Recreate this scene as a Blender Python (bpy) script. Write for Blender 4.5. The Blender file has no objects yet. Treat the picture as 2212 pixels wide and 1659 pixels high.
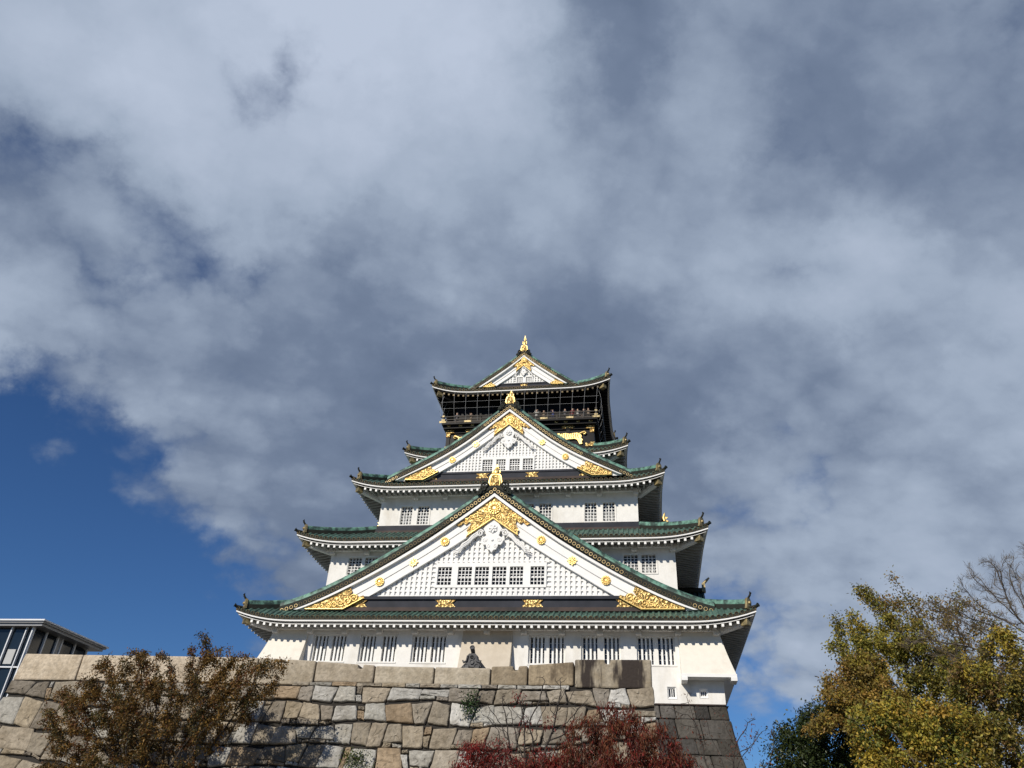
import bpy, math, random
import numpy as np
from mathutils import Vector, Matrix

scene = bpy.context.scene
PI = math.pi
# ------------------------------------------------------------------ scale
# The place is drawn in plan units of 1.3 m; the ground is at z = 0.
SC, Z0 = 1.3, 16.46
def W(p): return (p[0]*SC, p[1]*SC, (p[2]+Z0)*SC)

# ------------------------------------------------------------------ camera
cam_d = bpy.data.cameras.new('camera'); cam = bpy.data.objects.new('camera', cam_d)
scene.collection.objects.link(cam); scene.camera = cam
cam_d.sensor_width = 36.0; cam_d.sensor_fit = 'HORIZONTAL'; cam_d.lens = 1661/2212*36
cam_d.clip_start = 0.1; cam_d.clip_end = 6000
CR = Vector((0.9864399166, 0.1569303168, 0.0480537877)); CU = Vector((0.0456531744, -0.5436040675, 0.8380992814))
CF = Vector((-0.1576454202, 0.8245407773, 0.5433971181))
m = Matrix((CR, CU, -CF)).transposed().to_4x4(); m.translation = Vector(W((9.1224341, -51.7782045, -15.2319721)))
cam.matrix_world = m

# ------------------------------------------------------------------ exposure
scene.view_settings.view_transform = 'Standard'; scene.view_settings.look = 'None'
scene.view_settings.exposure = 0.0; scene.view_settings.gamma = 1.0
scene.render.resolution_x, scene.render.resolution_y = 1024, 768
scene.cycles.max_bounces = 6; scene.cycles.transparent_max_bounces = 8
scene.cycles.sample_clamp_indirect = 6.0

# ------------------------------------------------------------------ sun
SUN_EL, SUN_AZ = math.radians(31), math.radians(25)     # azimuth: to the left of straight behind the viewer
sd = bpy.data.lights.new('sun', 'SUN'); sd.energy = 4.5; sd.angle = math.radians(0.55); sd.color = (1.0, 0.92, 0.79)
so = bpy.data.objects.new('sun', sd); scene.collection.objects.link(so); so.location = (-40, -90, 90)
so.rotation_euler = Vector((math.sin(SUN_AZ)*math.cos(SUN_EL), math.cos(SUN_AZ)*math.cos(SUN_EL), -math.sin(SUN_EL))).to_track_quat('-Z', 'Y').to_euler()

# ------------------------------------------------------------------ sky with clouds
# direction of a patch of sky, how much cloud covers it, how bright that cloud is
SKY = [
(-0.577,0.383,0.721,1,0.72),(-0.469,0.454,0.758,1,0.8),(-0.341,0.501,0.795,1,0.92),(-0.183,0.522,0.833,1,0.85),(-0.093,0.563,0.821,1,0.75),
(-0.027,0.562,0.827,.8,0.15),(-0.002,0.522,0.853,0.75,0.18),(0.07,0.582,0.811,1,0.62),(0.117,0.542,0.832,1,0.5),(0.212,0.566,0.797,1,0.45),
(0.322,0.536,0.781,1,0.42),(0.396,0.559,0.729,1,0.4),(0.307,0.619,0.723,1,0.34),(0.392,0.64,0.661,1,0.42),(0.189,0.65,0.736,.8,0.3),
(0.083,0.672,0.735,1,0.45),(-0.616,0.425,0.663,1,0.6),(-0.541,0.508,0.671,1,0.82),(-0.446,0.55,0.706,1,0.78),(-0.332,0.61,0.719,1,0.62),
(-0.198,0.622,0.757,1,0.6),(-0.069,0.663,0.745,1,0.55),(-0.643,0.474,0.601,0.4,0.2),(-0.611,0.513,0.603,0.3,0.2),(-0.57,0.552,0.609,0.35,0.2),
(-0.521,0.597,0.61,0.4,0.2),(-0.614,0.457,0.643,0.9,0.5),(-0.499,0.564,0.658,1,0.75),(-0.44,0.614,0.656,1,0.7),(-0.404,0.675,0.617,0.6,0.2),
(-0.627,0.548,0.554,1,0.6),(-0.653,0.565,0.505,1,0.85),(-0.596,0.596,0.538,1,0.62),(-0.536,0.659,0.528,1,0.48),(-0.473,0.69,0.547,1,0.45),
(-0.344,0.68,0.647,1,0.42),(-0.265,0.687,0.677,1,0.55),(-0.164,0.724,0.67,1,0.5),(-0.065,0.753,0.655,1,0.5),(0.052,0.744,0.667,1,0.5),
(0.162,0.74,0.653,1,0.6),(0.287,0.728,0.623,1,0.72),(0.394,0.738,0.548,1,0.68),(0.374,0.692,0.617,1,0.45),(-0.628,0.625,0.464,1,0.4),
(-0.572,0.673,0.468,1,0.5),(-0.478,0.735,0.482,1,0.4),(-0.388,0.77,0.506,1,0.28),(-0.307,0.807,0.504,1,0.22),(-0.228,0.766,0.602,1,0.5),
(-0.152,0.784,0.602,1,0.48),(-0.189,0.802,0.566,1,0.26),(-0.082,0.811,0.58,1,0.2),(0.016,0.846,0.533,1,0.2),(0.105,0.801,0.59,1,0.42),
(0.184,0.82,0.542,1,0.32),(0.283,0.809,0.515,1,0.4),(0.369,0.807,0.46,1,0.5),(-0.654,0.646,0.393,0.05,0.3),(-0.598,0.695,0.4,0.35,0.3),
(-0.639,0.698,0.322,0,0.3),(-0.607,0.749,0.266,0,0.3),(-0.652,0.724,0.227,0,0.3),(-0.524,0.817,0.24,0,0.3),(-0.573,0.75,0.332,0.2,0.35),
(-0.532,0.766,0.362,0.85,0.4),(-0.497,0.76,0.419,1,0.42),(-0.441,0.795,0.416,0.95,0.35),(-0.457,0.831,0.317,0.95,0.3),(-0.484,0.825,0.292,0.6,0.3),
(-0.399,0.855,0.331,0.9,0.26),(-0.369,0.842,0.393,1,0.42),(-0.427,0.856,0.291,0.6,0.25),(-0.499,0.827,0.259,0.1,0.3),(-0.326,0.837,0.44,1,0.28),
(-0.386,0.879,0.281,0.5,0.3),(0.041,0.889,0.455,1,0.3),(0.124,0.889,0.44,1,0.42),(0.229,0.869,0.439,1,0.48),(0.342,0.854,0.392,1,0.6),
(0.142,0.911,0.387,0.7,0.45),(0.195,0.901,0.388,0.6,0.45),(0.248,0.896,0.367,0.9,0.55),(0.138,0.932,0.336,1.1,0.52),(0.2,0.924,0.327,1,0.6),
(0.135,0.946,0.295,0.6,0.5),(0.173,0.949,0.264,0.9,0.55),(0.231,0.927,0.295,0.95,0.55),(0.157,0.965,0.21,0.85,0.5),(0.123,0.977,0.177,0.15,0.45),
(0.177,0.97,0.167,0.1,0.5),(0.123,0.984,0.129,0,0.4),(0.26,0.929,0.264,0.9,0.55),(0.311,0.9,0.307,1,0.6),
]
def make_world():
    w = bpy.data.worlds.new('World'); scene.world = w; w.use_nodes = True
    nt = w.node_tree; nt.nodes.clear(); N = nt.nodes.new; L = nt.links.new
    def math_(op, a, b=None, c=None):
        n = N('ShaderNodeMath'); n.operation = op
        for i, v in enumerate((a, b, c)):
            if v is None: continue
            if isinstance(v, (int, float)): n.inputs[i].default_value = v
            else: L(v, n.inputs[i])
        return n.outputs[0]
    def vec_(op, a, b=None, c=None):
        n = N('ShaderNodeVectorMath'); n.operation = op
        for i, v in enumerate((a, b, c)):
            if v is None: continue
            if isinstance(v, (tuple, list)): n.inputs[i].default_value = v
            else: L(v, n.inputs[i])
        return n.outputs['Value'] if op in ('DOT_PRODUCT', 'LENGTH') else n.outputs[0]
    def noise(v, scale, detail, rough=.55, dist=0.0):
        n = N('ShaderNodeTexNoise'); L(v, n.inputs['Vector'])
        n.inputs['Scale'].default_value = scale; n.inputs['Detail'].default_value = detail
        n.inputs['Roughness'].default_value = rough; n.inputs['Distortion'].default_value = dist
        return n
    tc = N('ShaderNodeTexCoord'); D = vec_('NORMALIZE', tc.outputs['Generated'])
    n1 = noise(D, 4.0, 2); n2 = noise(D, 11.0, 6, .62)
    wv = vec_('MULTIPLY', vec_('SUBTRACT', n1.outputs['Color'], (.5, .5, .5)), (.13, .13, .13))
    wv2 = vec_('MULTIPLY', vec_('SUBTRACT', n2.outputs['Color'], (.5, .5, .5)), (.13, .13, .13))
    DW = vec_('NORMALIZE', vec_('ADD', D, vec_('ADD', wv, wv2)))
    acc = None
    K = 300.0; DK = DW; cnt = 0
    for (x, y, z, cv, b) in SKY:
        l = math.sqrt(x*x+y*y+z*z)
        if cnt % 5 == 4: DK = vec_('MULTIPLY_ADD', acc, (1e-9, 1e-9, 1e-9), DK)      # keeps the sum evaluated step by step
        cnt += 1
        g = math_('EXPONENT', math_('SUBTRACT', vec_('DOT_PRODUCT', DK, (K*x/l, K*y/l, K*z/l)), K))
        acc = vec_('MULTIPLY_ADD', g, (cv, b, 1.0), acc if acc is not None else (.35e-12, .45e-12, 1e-12))
    sep = N('ShaderNodeSeparateXYZ'); L(acc, sep.inputs[0])
    cov = math_('DIVIDE', sep.outputs[0], sep.outputs[2]); bri = math_('DIVIDE', sep.outputs[1], sep.outputs[2])
    # stretched coordinates: cloud seen on a layer overhead
    sp = N('ShaderNodeSeparateXYZ'); L(D, sp.inputs[0])
    den = math_('ADD', math_('MAXIMUM', sp.outputs[2], 0.0), .35)
    cb = N('ShaderNodeCombineXYZ'); L(math_('DIVIDE', sp.outputs[0], den), cb.inputs[0]); L(math_('DIVIDE', sp.outputs[1], den), cb.inputs[1])
    f1 = noise(cb.outputs[0], 3.2, 10, .60).outputs['Fac']
    f2 = noise(vec_('MULTIPLY', cb.outputs[0], (1.0, 1.35, 1.0)), 5.2, 9, .60).outputs['Fac']
    f3 = noise(vec_('MULTIPLY', vec_('ADD', vec_('MULTIPLY', cb.outputs[0], (.8, .8, 0)), vec_('MULTIPLY', vec_('CROSS_PRODUCT', cb.outputs[0], (0, 0, 1)), (.6, .6, 0))), (1.1, 3.0, 1)), 1.9, 6, .52).outputs['Fac']
    vo = N('ShaderNodeTexVoronoi'); vo.feature = 'F1'; vo.inputs['Scale'].default_value = 8.0; vo.inputs['Detail'].default_value = 2; vo.inputs['Roughness'].default_value = .5
    L(vec_('ADD', cb.outputs[0], vec_('MULTIPLY', n2.outputs['Color'], (.10, .10, .10))), vo.inputs['Vector'])
    puff = math_('SUBTRACT', .62, vo.outputs['Distance'])
    cov = math_('ADD', cov, math_('MULTIPLY_ADD', puff, .34, .02))
    c2 = math_('ADD', cov, math_('MULTIPLY', math_('SUBTRACT', f1, .5), 1.25))
    mr = N('ShaderNodeMapRange'); mr.interpolation_type = 'SMOOTHSTEP'
    L(c2, mr.inputs['Value']); mr.inputs['From Min'].default_value = .30; mr.inputs['From Max'].default_value = .74
    b2 = math_('ADD', math_('MULTIPLY_ADD', bri, 1.34, -.10), math_('ADD', math_('MULTIPLY', math_('SUBTRACT', f2, .5), .40), math_('MULTIPLY', math_('SUBTRACT', f3, .5), .50)))
    b2 = math_('ADD', b2, math_('MULTIPLY', puff, .22))
    ramp = N('ShaderNodeValToRGB'); L(b2, ramp.inputs[0]); cr = ramp.color_ramp
    cr.elements[0].position = 0.0; cr.elements[0].color = (.10, .14, .225, 1)
    cr.elements[1].position = 1.0; cr.elements[1].color = (.50, .57, .70, 1)
    e = cr.elements.new(.3); e.color = (.17, .22, .32, 1)
    e = cr.elements.new(.6); e.color = (.345, .415, .53, 1)
    sky = N('ShaderNodeTexSky'); sky.sky_type = 'NISHITA'; sky.sun_disc = False
    sky.sun_elevation = SUN_EL; sky.sun_rotation = PI + SUN_AZ
    sky.air_density = 1.0; sky.dust_density = 0.0; sky.ozone_density = 6.0
    bg1 = N('ShaderNodeBackground'); L(vec_('MULTIPLY', sky.outputs[0], (.68, .93, 1.22)), bg1.inputs[0]); bg1.inputs[1].default_value = 0.06
    bg2 = N('ShaderNodeBackground'); L(ramp.outputs[0], bg2.inputs[0]); bg2.inputs[1].default_value = 1.0
    mx = N('ShaderNodeMixShader'); L(mr.outputs[0], mx.inputs[0]); L(bg1.outputs[0], mx.inputs[1]); L(bg2.outputs[0], mx.inputs[2])
    out = N('ShaderNodeOutputWorld'); L(mx.outputs[0], out.inputs[0])
    w.cycles.sampling_method = 'MANUAL'; w.cycles.sample_map_resolution = 256
make_world()

# ------------------------------------------------------------------ materials
def mat(name, col, rough=.7, metal=0.0, var=.15, scale=2.0, col2=None, bump=0.0, bscale=20.0, tint=False, detail=5, streak=0.0, spec=.5, thresh=(.35, .65), coat=0.0, speck=0.0, sscale=14.0):
    m = bpy.data.materials.new(name); m.use_nodes = True
    nt = m.node_tree; N = nt.nodes.new; L = nt.links.new
    b = nt.nodes['Principled BSDF']; b.inputs['Roughness'].default_value = rough; b.inputs['Metallic'].default_value = metal
    b.inputs['Specular IOR Level'].default_value = spec
    if coat: b.inputs['Coat Weight'].default_value = coat
    tc = N('ShaderNodeTexCoord'); vec = tc.outputs['Object']
    n = N('ShaderNodeTexNoise'); n.inputs['Scale'].default_value = scale; n.inputs['Detail'].default_value = detail; n.inputs['Roughness'].default_value = .6
    if streak:
        mp = N('ShaderNodeMapping'); mp.inputs['Scale'].default_value = (1, 1, streak); L(vec, mp.inputs[0]); L(mp.outputs[0], n.inputs['Vector'])
    else: L(vec, n.inputs['Vector'])
    if col2 is None: col2 = tuple(c*(1-var) for c in col)
    r = N('ShaderNodeMapRange'); L(n.outputs['Fac'], r.inputs[0]); r.inputs[1].default_value, r.inputs[2].default_value = thresh
    mix = N('ShaderNodeMix'); mix.data_type = 'RGBA'; L(r.outputs[0], mix.inputs[0])
    mix.inputs[6].default_value = (*col, 1); mix.inputs[7].default_value = (*col2, 1)
    c = mix.outputs[2]
    if speck:
        n2 = N('ShaderNodeTexNoise'); n2.inputs['Scale'].default_value = sscale; n2.inputs['Detail'].default_value = 8; n2.inputs['Roughness'].default_value = .7; L(vec, n2.inputs['Vector'])
        r2 = N('ShaderNodeMapRange'); L(n2.outputs['Fac'], r2.inputs[0]); r2.inputs[1].default_value, r2.inputs[2].default_value = .36, .62; r2.inputs[3].default_value, r2.inputs[4].default_value = 1-speck, 1.0
        m2 = N('ShaderNodeMix'); m2.data_type = 'RGBA'; m2.blend_type = 'MULTIPLY'; m2.inputs[0].default_value = 1; L(c, m2.inputs[6]); L(r2.outputs[0], m2.inputs[7]); c = m2.outputs[2]
    if tint:
        at = N('ShaderNodeAttribute'); at.attribute_name = 'tint'
        mu = N('ShaderNodeMix'); mu.data_type = 'RGBA'; mu.blend_type = 'MULTIPLY'; mu.inputs[0].default_value = 1
        L(c, mu.inputs[6]); L(at.outputs['Color'], mu.inputs[7]); c = mu.outputs[2]
    L(c, b.inputs['Base Color'])
    if bump:
        nb = N('ShaderNodeTexNoise'); nb.inputs['Scale'].default_value = bscale; nb.inputs['Detail'].default_value = 6; L(vec, nb.inputs['Vector'])
        bp = N('ShaderNodeBump'); bp.inputs['Strength'].default_value = bump; bp.inputs['Distance'].default_value = .05
        L(nb.outputs['Fac'], bp.inputs['Height']); L(bp.outputs[0], b.inputs['Normal'])
    return m
def leaf_mat(name, transl=.35, rough=.5):
    m = bpy.data.materials.new(name); m.use_nodes = True; nt = m.node_tree; N = nt.nodes.new; L = nt.links.new
    b = nt.nodes['Principled BSDF']; b.inputs['Roughness'].default_value = rough; b.inputs['Specular IOR Level'].default_value = .3
    at = N('ShaderNodeAttribute'); at.attribute_name = 'tint'; L(at.outputs['Color'], b.inputs['Base Color'])
    t = N('ShaderNodeBsdfTranslucent'); L(at.outputs['Color'], t.inputs[0])
    mx = N('ShaderNodeMixShader'); mx.inputs[0].default_value = transl
    L(b.outputs[0], mx.inputs[1]); L(t.outputs[0], mx.inputs[2]); L(mx.outputs[0], nt.nodes['Material Output'].inputs[0])
    return m
def gold_mat(name, filigree, metal=.75):
    m = bpy.data.materials.new(name); m.use_nodes = True; nt = m.node_tree; N = nt.nodes.new; L = nt.links.new
    b = nt.nodes['Principled BSDF']; b.inputs['Metallic'].default_value = metal; b.inputs['Roughness'].default_value = .42
    tc = N('ShaderNodeTexCoord'); v = N('ShaderNodeTexVoronoi'); v.feature = 'SMOOTH_F1'; v.inputs['Scale'].default_value = 6.5
    ns = N('ShaderNodeTexNoise'); ns.inputs['Scale'].default_value = 4; L(tc.outputs['Object'], ns.inputs['Vector'])
    ad = N('ShaderNodeVectorMath'); ad.operation = 'MULTIPLY_ADD'; L(ns.outputs['Color'], ad.inputs[0]); ad.inputs[1].default_value = (.4, .4, .4); L(tc.outputs['Object'], ad.inputs[2])
    L(ad.outputs[0], v.inputs['Vector'])
    r = N('ShaderNodeMapRange'); L(v.outputs['Distance'], r.inputs[0]); r.inputs[1].default_value = .15; r.inputs[2].default_value = .52
    mix = N('ShaderNodeMix'); mix.data_type = 'RGBA'
    mix.inputs[6].default_value = (.92, .70, .30, 1); mix.inputs[7].default_value = (.20, .12, .035, 1) if filigree else (.85, .60, .21, 1)
    L(r.outputs[0], mix.inputs[0]); L(mix.outputs[2], b.inputs['Base Color'])
    if filigree:
        bp = N('ShaderNodeBump'); bp.inputs['Strength'].default_value = .8; bp.inputs['Distance'].default_value = .12; bp.invert = True
        L(v.outputs['Distance'], bp.inputs['Height']); L(bp.outputs[0], b.inputs['Normal'])
    return m
M = {}
M['plaster'] = mat('white plaster', (.80, .79, .765), .85, col2=(.60, .565, .50), scale=.8, bump=.15, bscale=6, thresh=(.48, .84), streak=.25, speck=.08, sscale=2.2)
M['shadewood'] = mat('rafters with painted shade', (.36, .36, .345), .85, var=.25, scale=1)  # white rafter bodies darkened: under-eave shade is put into the colour
M['soffit'] = mat('soffit boards with painted shade', (.20, .20, .19), .85, var=.2, scale=1)  # the dark tone paints in the shade below the eaves
M['stained'] = mat('weathered plaster', (.75, .715, .64), .85, col2=(.56, .50, .41), scale=.35, bump=.15, bscale=6, thresh=(.52, .80), speck=.06, sscale=3)
M['browned'] = mat('browned plaster', (.60, .54, .45), .85, col2=(.46, .395, .31), scale=.45, bump=.15, bscale=6, thresh=(.35, .75), speck=.08, sscale=3)
M['white'] = mat('white paint', (.82, .82, .81), .6, var=.08, scale=.8)
M['carve'] = mat('white carving', (.83, .83, .82), .7, var=.06, scale=2)
M['tile'] = mat('verdigris tile', (.085, .165, .13), .6, col2=(.025, .048, .04), scale=1.3, bump=.25, bscale=9, thresh=(.36, .66))
M['verdigris'] = mat('bright verdigris', (.135, .29, .225), .6, col2=(.025, .05, .042), scale=1.9, bump=.4, bscale=8, thresh=(.40, .60))
M['bronze'] = mat('dark bronze', (.030, .029, .024), .65, col2=(.016, .022, .018), scale=2, spec=.15)
M['brown'] = mat('brown copper flashing', (.075, .052, .045), .65, col2=(.035, .03, .03), scale=.8, spec=.2)
M['rim'] = mat('tarnished gilt rim', (.17, .125, .06), .5, metal=.2, col2=(.05, .042, .028), scale=2.0, spec=.2)
M['gilt'] = mat('gilt rim', (.62, .47, .22), .45, metal=.3, col2=(.30, .21, .09), scale=2.0)
M['gold'] = gold_mat('gold leaf', False); M['filigree'] = gold_mat('gold filigree', True)
M['oldgold'] = mat('tarnished gold', (.42, .33, .16), .5, metal=.4, col2=(.13, .11, .06), scale=3, bump=.4, bscale=12)
M['black'] = mat('black lacquer', (.008, .008, .010), .5, var=.4, scale=1, spec=.15)
M['beam'] = mat('blue black lead plate', (.020, .023, .032), .6, col2=(.034, .037, .05), scale=.7, bump=.1, bscale=3, spec=.15)
M['pane'] = mat('dark window glass', (.012, .014, .02), .12, var=.2, scale=1)
M['paneblue'] = mat('window glass', (.014, .022, .032), .08, var=.4, scale=.5, spec=.4)
M['blind'] = mat('pale blind', (.45, .46, .46), .8, var=.15, scale=1)
M['rail'] = mat('bronzed railing', (.065, .055, .046), .6, col2=(.035, .03, .025), scale=2, spec=.2)
M['wire'] = mat('steel wire', (.42, .43, .44), .5, var=.1)
M['onigawara'] = mat('grey roof tile', (.085, .085, .09), .6, col2=(.03, .03, .034), scale=3, bump=.3, bscale=10)
M['stone'] = mat('granite block', (1, 1, 1), .95, col2=(.55, .52, .47), scale=1.3, bump=1.0, bscale=6.5, tint=True, detail=10, thresh=(.42, .76), spec=.2, speck=.36, sscale=5.5)
M['streaked'] = mat('streaked granite', (1, .97, .9), .9, col2=(.22, .18, .15), scale=1.15, bump=.9, bscale=6, tint=True, detail=7, streak=.28, thresh=(.50, .66), speck=.4, sscale=6)
M['basestone'] = mat('dark base stone', (1, 1, 1), .9, col2=(.50, .48, .44), scale=.9, bump=.8, bscale=5, tint=True, detail=8, streak=.5, thresh=(.4, .68), speck=.4, sscale=5)
def stain_mat():
    m = mat('stained granite', (1, 1, 1), .95, col2=(.6, .56, .5), scale=1.5, bump=.9, bscale=6, tint=True, detail=9, spec=.2, speck=.4, sscale=6); nt = m.node_tree; N = nt.nodes.new; L = nt.links.new
    b = nt.nodes['Principled BSDF']; src = b.inputs['Base Color'].links[0].from_socket
    tc = N('ShaderNodeTexCoord'); mp = N('ShaderNodeMapping'); mp.inputs['Scale'].default_value = (1, 1, .22); L(tc.outputs['Object'], mp.inputs[0])
    ns = N('ShaderNodeTexNoise'); ns.inputs['Scale'].default_value = 4.5; ns.inputs['Detail'].default_value = 7; L(mp.outputs[0], ns.inputs['Vector'])
    sp = N('ShaderNodeSeparateXYZ'); L(tc.outputs['Object'], sp.inputs[0])
    def op(o, a, v):
        n = N('ShaderNodeMath'); n.operation = o
        for i, q in enumerate((a, v)):
            if isinstance(q, (int, float)): n.inputs[i].default_value = q
            else: L(q, n.inputs[i])
        return n.outputs[0]
    d1 = op('SUBTRACT', .52, op('ABSOLUTE', op('ADD', sp.outputs[0], 1.12), 0)); d2 = op('SUBTRACT', .72, op('ABSOLUTE', op('SUBTRACT', sp.outputs[0], .78), 0))
    f = op('ADD', op('MAXIMUM', d1, d2), op('MULTIPLY', op('SUBTRACT', ns.outputs['Fac'], .5), 1.5))
    r = N('ShaderNodeMapRange'); L(f, r.inputs[0]); r.inputs[1].default_value, r.inputs[2].default_value = .02, .30
    mx = N('ShaderNodeMix'); mx.data_type = 'RGBA'; L(r.outputs[0], mx.inputs[0]); L(src, mx.inputs[6]); mx.inputs[7].default_value = (.042, .034, .030, 1); L(mx.outputs[2], b.inputs['Base Color'])
    return m
M['stain2'] = stain_mat()
M['joint'] = mat('dark joint', (.03, .026, .022), .95, var=.3)
M['ground'] = mat('gravel ground', (.22, .20, .165), .95, col2=(.16, .145, .12), scale=.4, bump=.4, bscale=14)
M['bark'] = mat('dark bark', (.045, .036, .03), .9, col2=(.022, .018, .016), scale=4, bump=.5, bscale=14)
M['greybark'] = mat('grey bark', (.14, .115, .095), .9, col2=(.075, .06, .052), scale=3, bump=.4, bscale=12)
M['twig'] = mat('brown twig bark', (.085, .07, .058), .9, col2=(.045, .036, .03), scale=3, bump=.3, bscale=12)
M['leaf'] = leaf_mat('leaf', .35); M['gloss'] = leaf_mat('glossy leaf', .15, .35)
M['metal'] = mat('white metal', (.72, .73, .74), .35, metal=.2, var=.06)
M['greymetal'] = mat('grey metal', (.30, .30, .30), .4, metal=.4, var=.15)
M['skin'] = mat('skin', (.50, .33, .24), .6, var=.1)
M['hair'] = mat('dark hair', (.02, .016, .014), .5, var=.2)
for nm, cc in (('coat_red', (.16, .03, .03)), ('coat_blue', (.035, .05, .16)), ('coat_white', (.38, .37, .35)), ('coat_grey', (.09, .09, .10)), ('coat_beige', (.22, .17, .12)), ('coat_black', (.02, .02, .022))):
    M[nm] = mat(nm.replace('_', ' '), cc, .8, var=.15)

# ------------------------------------------------------------------ helpers
WL = {}                                                    # world location of every object with children
def place(o, loc, parent):
    scene.collection.objects.link(o); WL[o.name] = Vector(loc)
    if parent is not None:
        o.parent = parent; o.location = Vector(loc) - WL[parent.name]
    else: o.location = loc
    return o
def tag(o, label=None, cat=None, group=None, kind=None):
    if label: o['label'] = label
    if cat: o['category'] = cat
    if group: o['group'] = group
    if kind: o['kind'] = kind
    return o
def empty(name, loc):
    o = bpy.data.objects.new(name, None); o.empty_display_size = .3
    return place(o, W(loc), None)
class MB:
    def __init__(s): s.v = []; s.f = []; s.m = []; s.t = []; s.sm = []; s.tint = (1, 1, 1)
    def face(s, pts, m=0, smooth=False):
        i = len(s.v); s.v += [tuple(p) for p in pts]; s.f.append(tuple(range(i, i+len(pts)))); s.m.append(m); s.t.append(s.tint); s.sm.append(smooth)
    def grid(s, P, m=0, smooth=False, close=False):
        r, c = len(P), len(P[0]); i0 = len(s.v)
        for row in P: s.v += [tuple(p) for p in row]
        for i in range(r-1):
            for j in range(c if close else c-1):
                j2 = (j+1) % c
                s.f.append((i0+i*c+j, i0+i*c+j2, i0+(i+1)*c+j2, i0+(i+1)*c+j)); s.m.append(m); s.t.append(s.tint); s.sm.append(smooth)
    def box(s, x0, x1, y0, y1, z0, z1, m=0):
        p = [(x, y, z) for z in (z0, z1) for (x, y) in ((x0, y0), (x1, y0), (x1, y1), (x0, y1))]
        i = len(s.v); s.v += p
        for q in ((3, 2, 1, 0), (4, 5, 6, 7), (0, 1, 5, 4), (1, 2, 6, 5), (2, 3, 7, 6), (3, 0, 4, 7)):
            s.f.append(tuple(i+k for k in q)); s.m.append(m); s.t.append(s.tint); s.sm.append(False)
    def hexa(s, p, m=0, tip=None):
        i = len(s.v); s.v += [tuple(q) for q in p]
        for n_, q in enumerate(((3, 2, 1, 0), (4, 5, 6, 7), (0, 1, 5, 4), (1, 2, 6, 5), (2, 3, 7, 6), (3, 0, 4, 7))):
            s.f.append(tuple(i+k for k in q)); s.m.append(m if tip is None or n_ != 2 else tip); s.t.append(s.tint); s.sm.append(False)
    def prism(s, poly, y0, y1, m=0, sidem=None):             # poly in (x,z), front at y0
        n = len(poly); i = len(s.v)
        a = sum(poly[k][0]*poly[(k+1) % n][1]-poly[(k+1) % n][0]*poly[k][1] for k in range(n))
        if a < 0: poly = poly[::-1]
        s.v += [(x, y0, z) for x, z in poly] + [(x, y1, z) for x, z in poly]
        s.f.append(tuple(range(i, i+n))); s.m.append(m); s.t.append(s.tint); s.sm.append(False)
        s.f.append(tuple(range(i+2*n-1, i+n-1, -1))); s.m.append(m); s.t.append(s.tint); s.sm.append(False)
        for k in range(n):
            k2 = (k+1) % n
            s.f.append((i+k2, i+k, i+n+k, i+n+k2)); s.m.append(m if sidem is None else sidem); s.t.append(s.tint); s.sm.append(False)
    def tube(s, pts, r, n=6, m=0, cap=True, smooth=True):
        pts = [Vector(p) for p in pts]; R = r if isinstance(r, (list, tuple)) else [r]*len(pts)
        rings = []; a = None
        for k, p in enumerate(pts):
            d = (pts[min(k+1, len(pts)-1)]-pts[max(k-1, 0)])
            if d.length < 1e-9: d = Vector((0, 0, 1))
            d.normalize()
            if a is None: a = d.orthogonal().normalized()
            a = (a-d*a.dot(d)); a = a.normalized() if a.length > 1e-6 else d.orthogonal().normalized()
            b = d.cross(a)
            rings.append([p+(a*math.cos(2*PI*j/n)+b*math.sin(2*PI*j/n))*R[k] for j in range(n)])
        s.grid(rings, m, smooth, True)
        if cap: s.face(rings[0][::-1], m); s.face(rings[-1], m)
    def disc(s, c, r, out, n=9, m=0, rim=None, dep=.05):     # a short round tile end facing `out`
        c = Vector(c); out = Vector(out).normalized(); a = out.orthogonal().normalized(); b = out.cross(a)
        ring = lambda q, o: [c+out*o+(a*math.cos(2*PI*j/n)+b*math.sin(2*PI*j/n))*q for j in range(n)]
        if rim is None: s.grid([ring(r, -dep), ring(r, 0)], m, True, True); s.face(ring(r, 0), m)
        else:
            s.grid([ring(r, -dep), ring(r, 0)], rim, True, True); s.grid([ring(r, 0), ring(r*.76, 0)], rim, False, True)
            s.grid([ring(r*.76, 0), ring(r*.72, -.03)], m, False, True); s.face(ring(r*.72, -.03), m)
    def build(s, name, mats, parent=None, tint=False, bevel=0.0):
        if not isinstance(mats, (list, tuple)): mats = [mats]
        v = np.array([W(p) for p in s.v]); lo, hi = v.min(0), v.max(0); org = np.array([(lo[0]+hi[0])/2, (lo[1]+hi[1])/2, lo[2]])
        me = bpy.data.meshes.new(name); me.from_pydata((v-org).tolist(), [], s.f)
        for k in mats: me.materials.append(M[k] if isinstance(k, str) else k)
        me.polygons.foreach_set('material_index', s.m); me.polygons.foreach_set('use_smooth', s.sm)
        if tint:
            at = me.attributes.new('tint', 'FLOAT_COLOR', 'FACE'); at.data.foreach_set('color', [c for t in s.t for c in (*t, 1.0)])
        me.update()
        o = bpy.data.objects.new(name, me); place(o, org.tolist(), parent)
        if bevel:
            bm = o.modifiers.new('bevel', 'BEVEL'); bm.width = bevel; bm.segments = 2; bm.limit_method = 'ANGLE'
        return o
def copy_part(src, parent, at, world=None):
    """a copy of a part, set with its base at plan point `at`"""
    o = src.copy(); loc = Vector(W(at)) if world is None else Vector(world)
    return place(o, loc, parent)
def lerp(a, b, t): return a+(b-a)*t
def interp(tab):
    xs, zs = zip(*tab)
    return lambda x: float(np.interp(abs(x), xs, zs))
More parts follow.
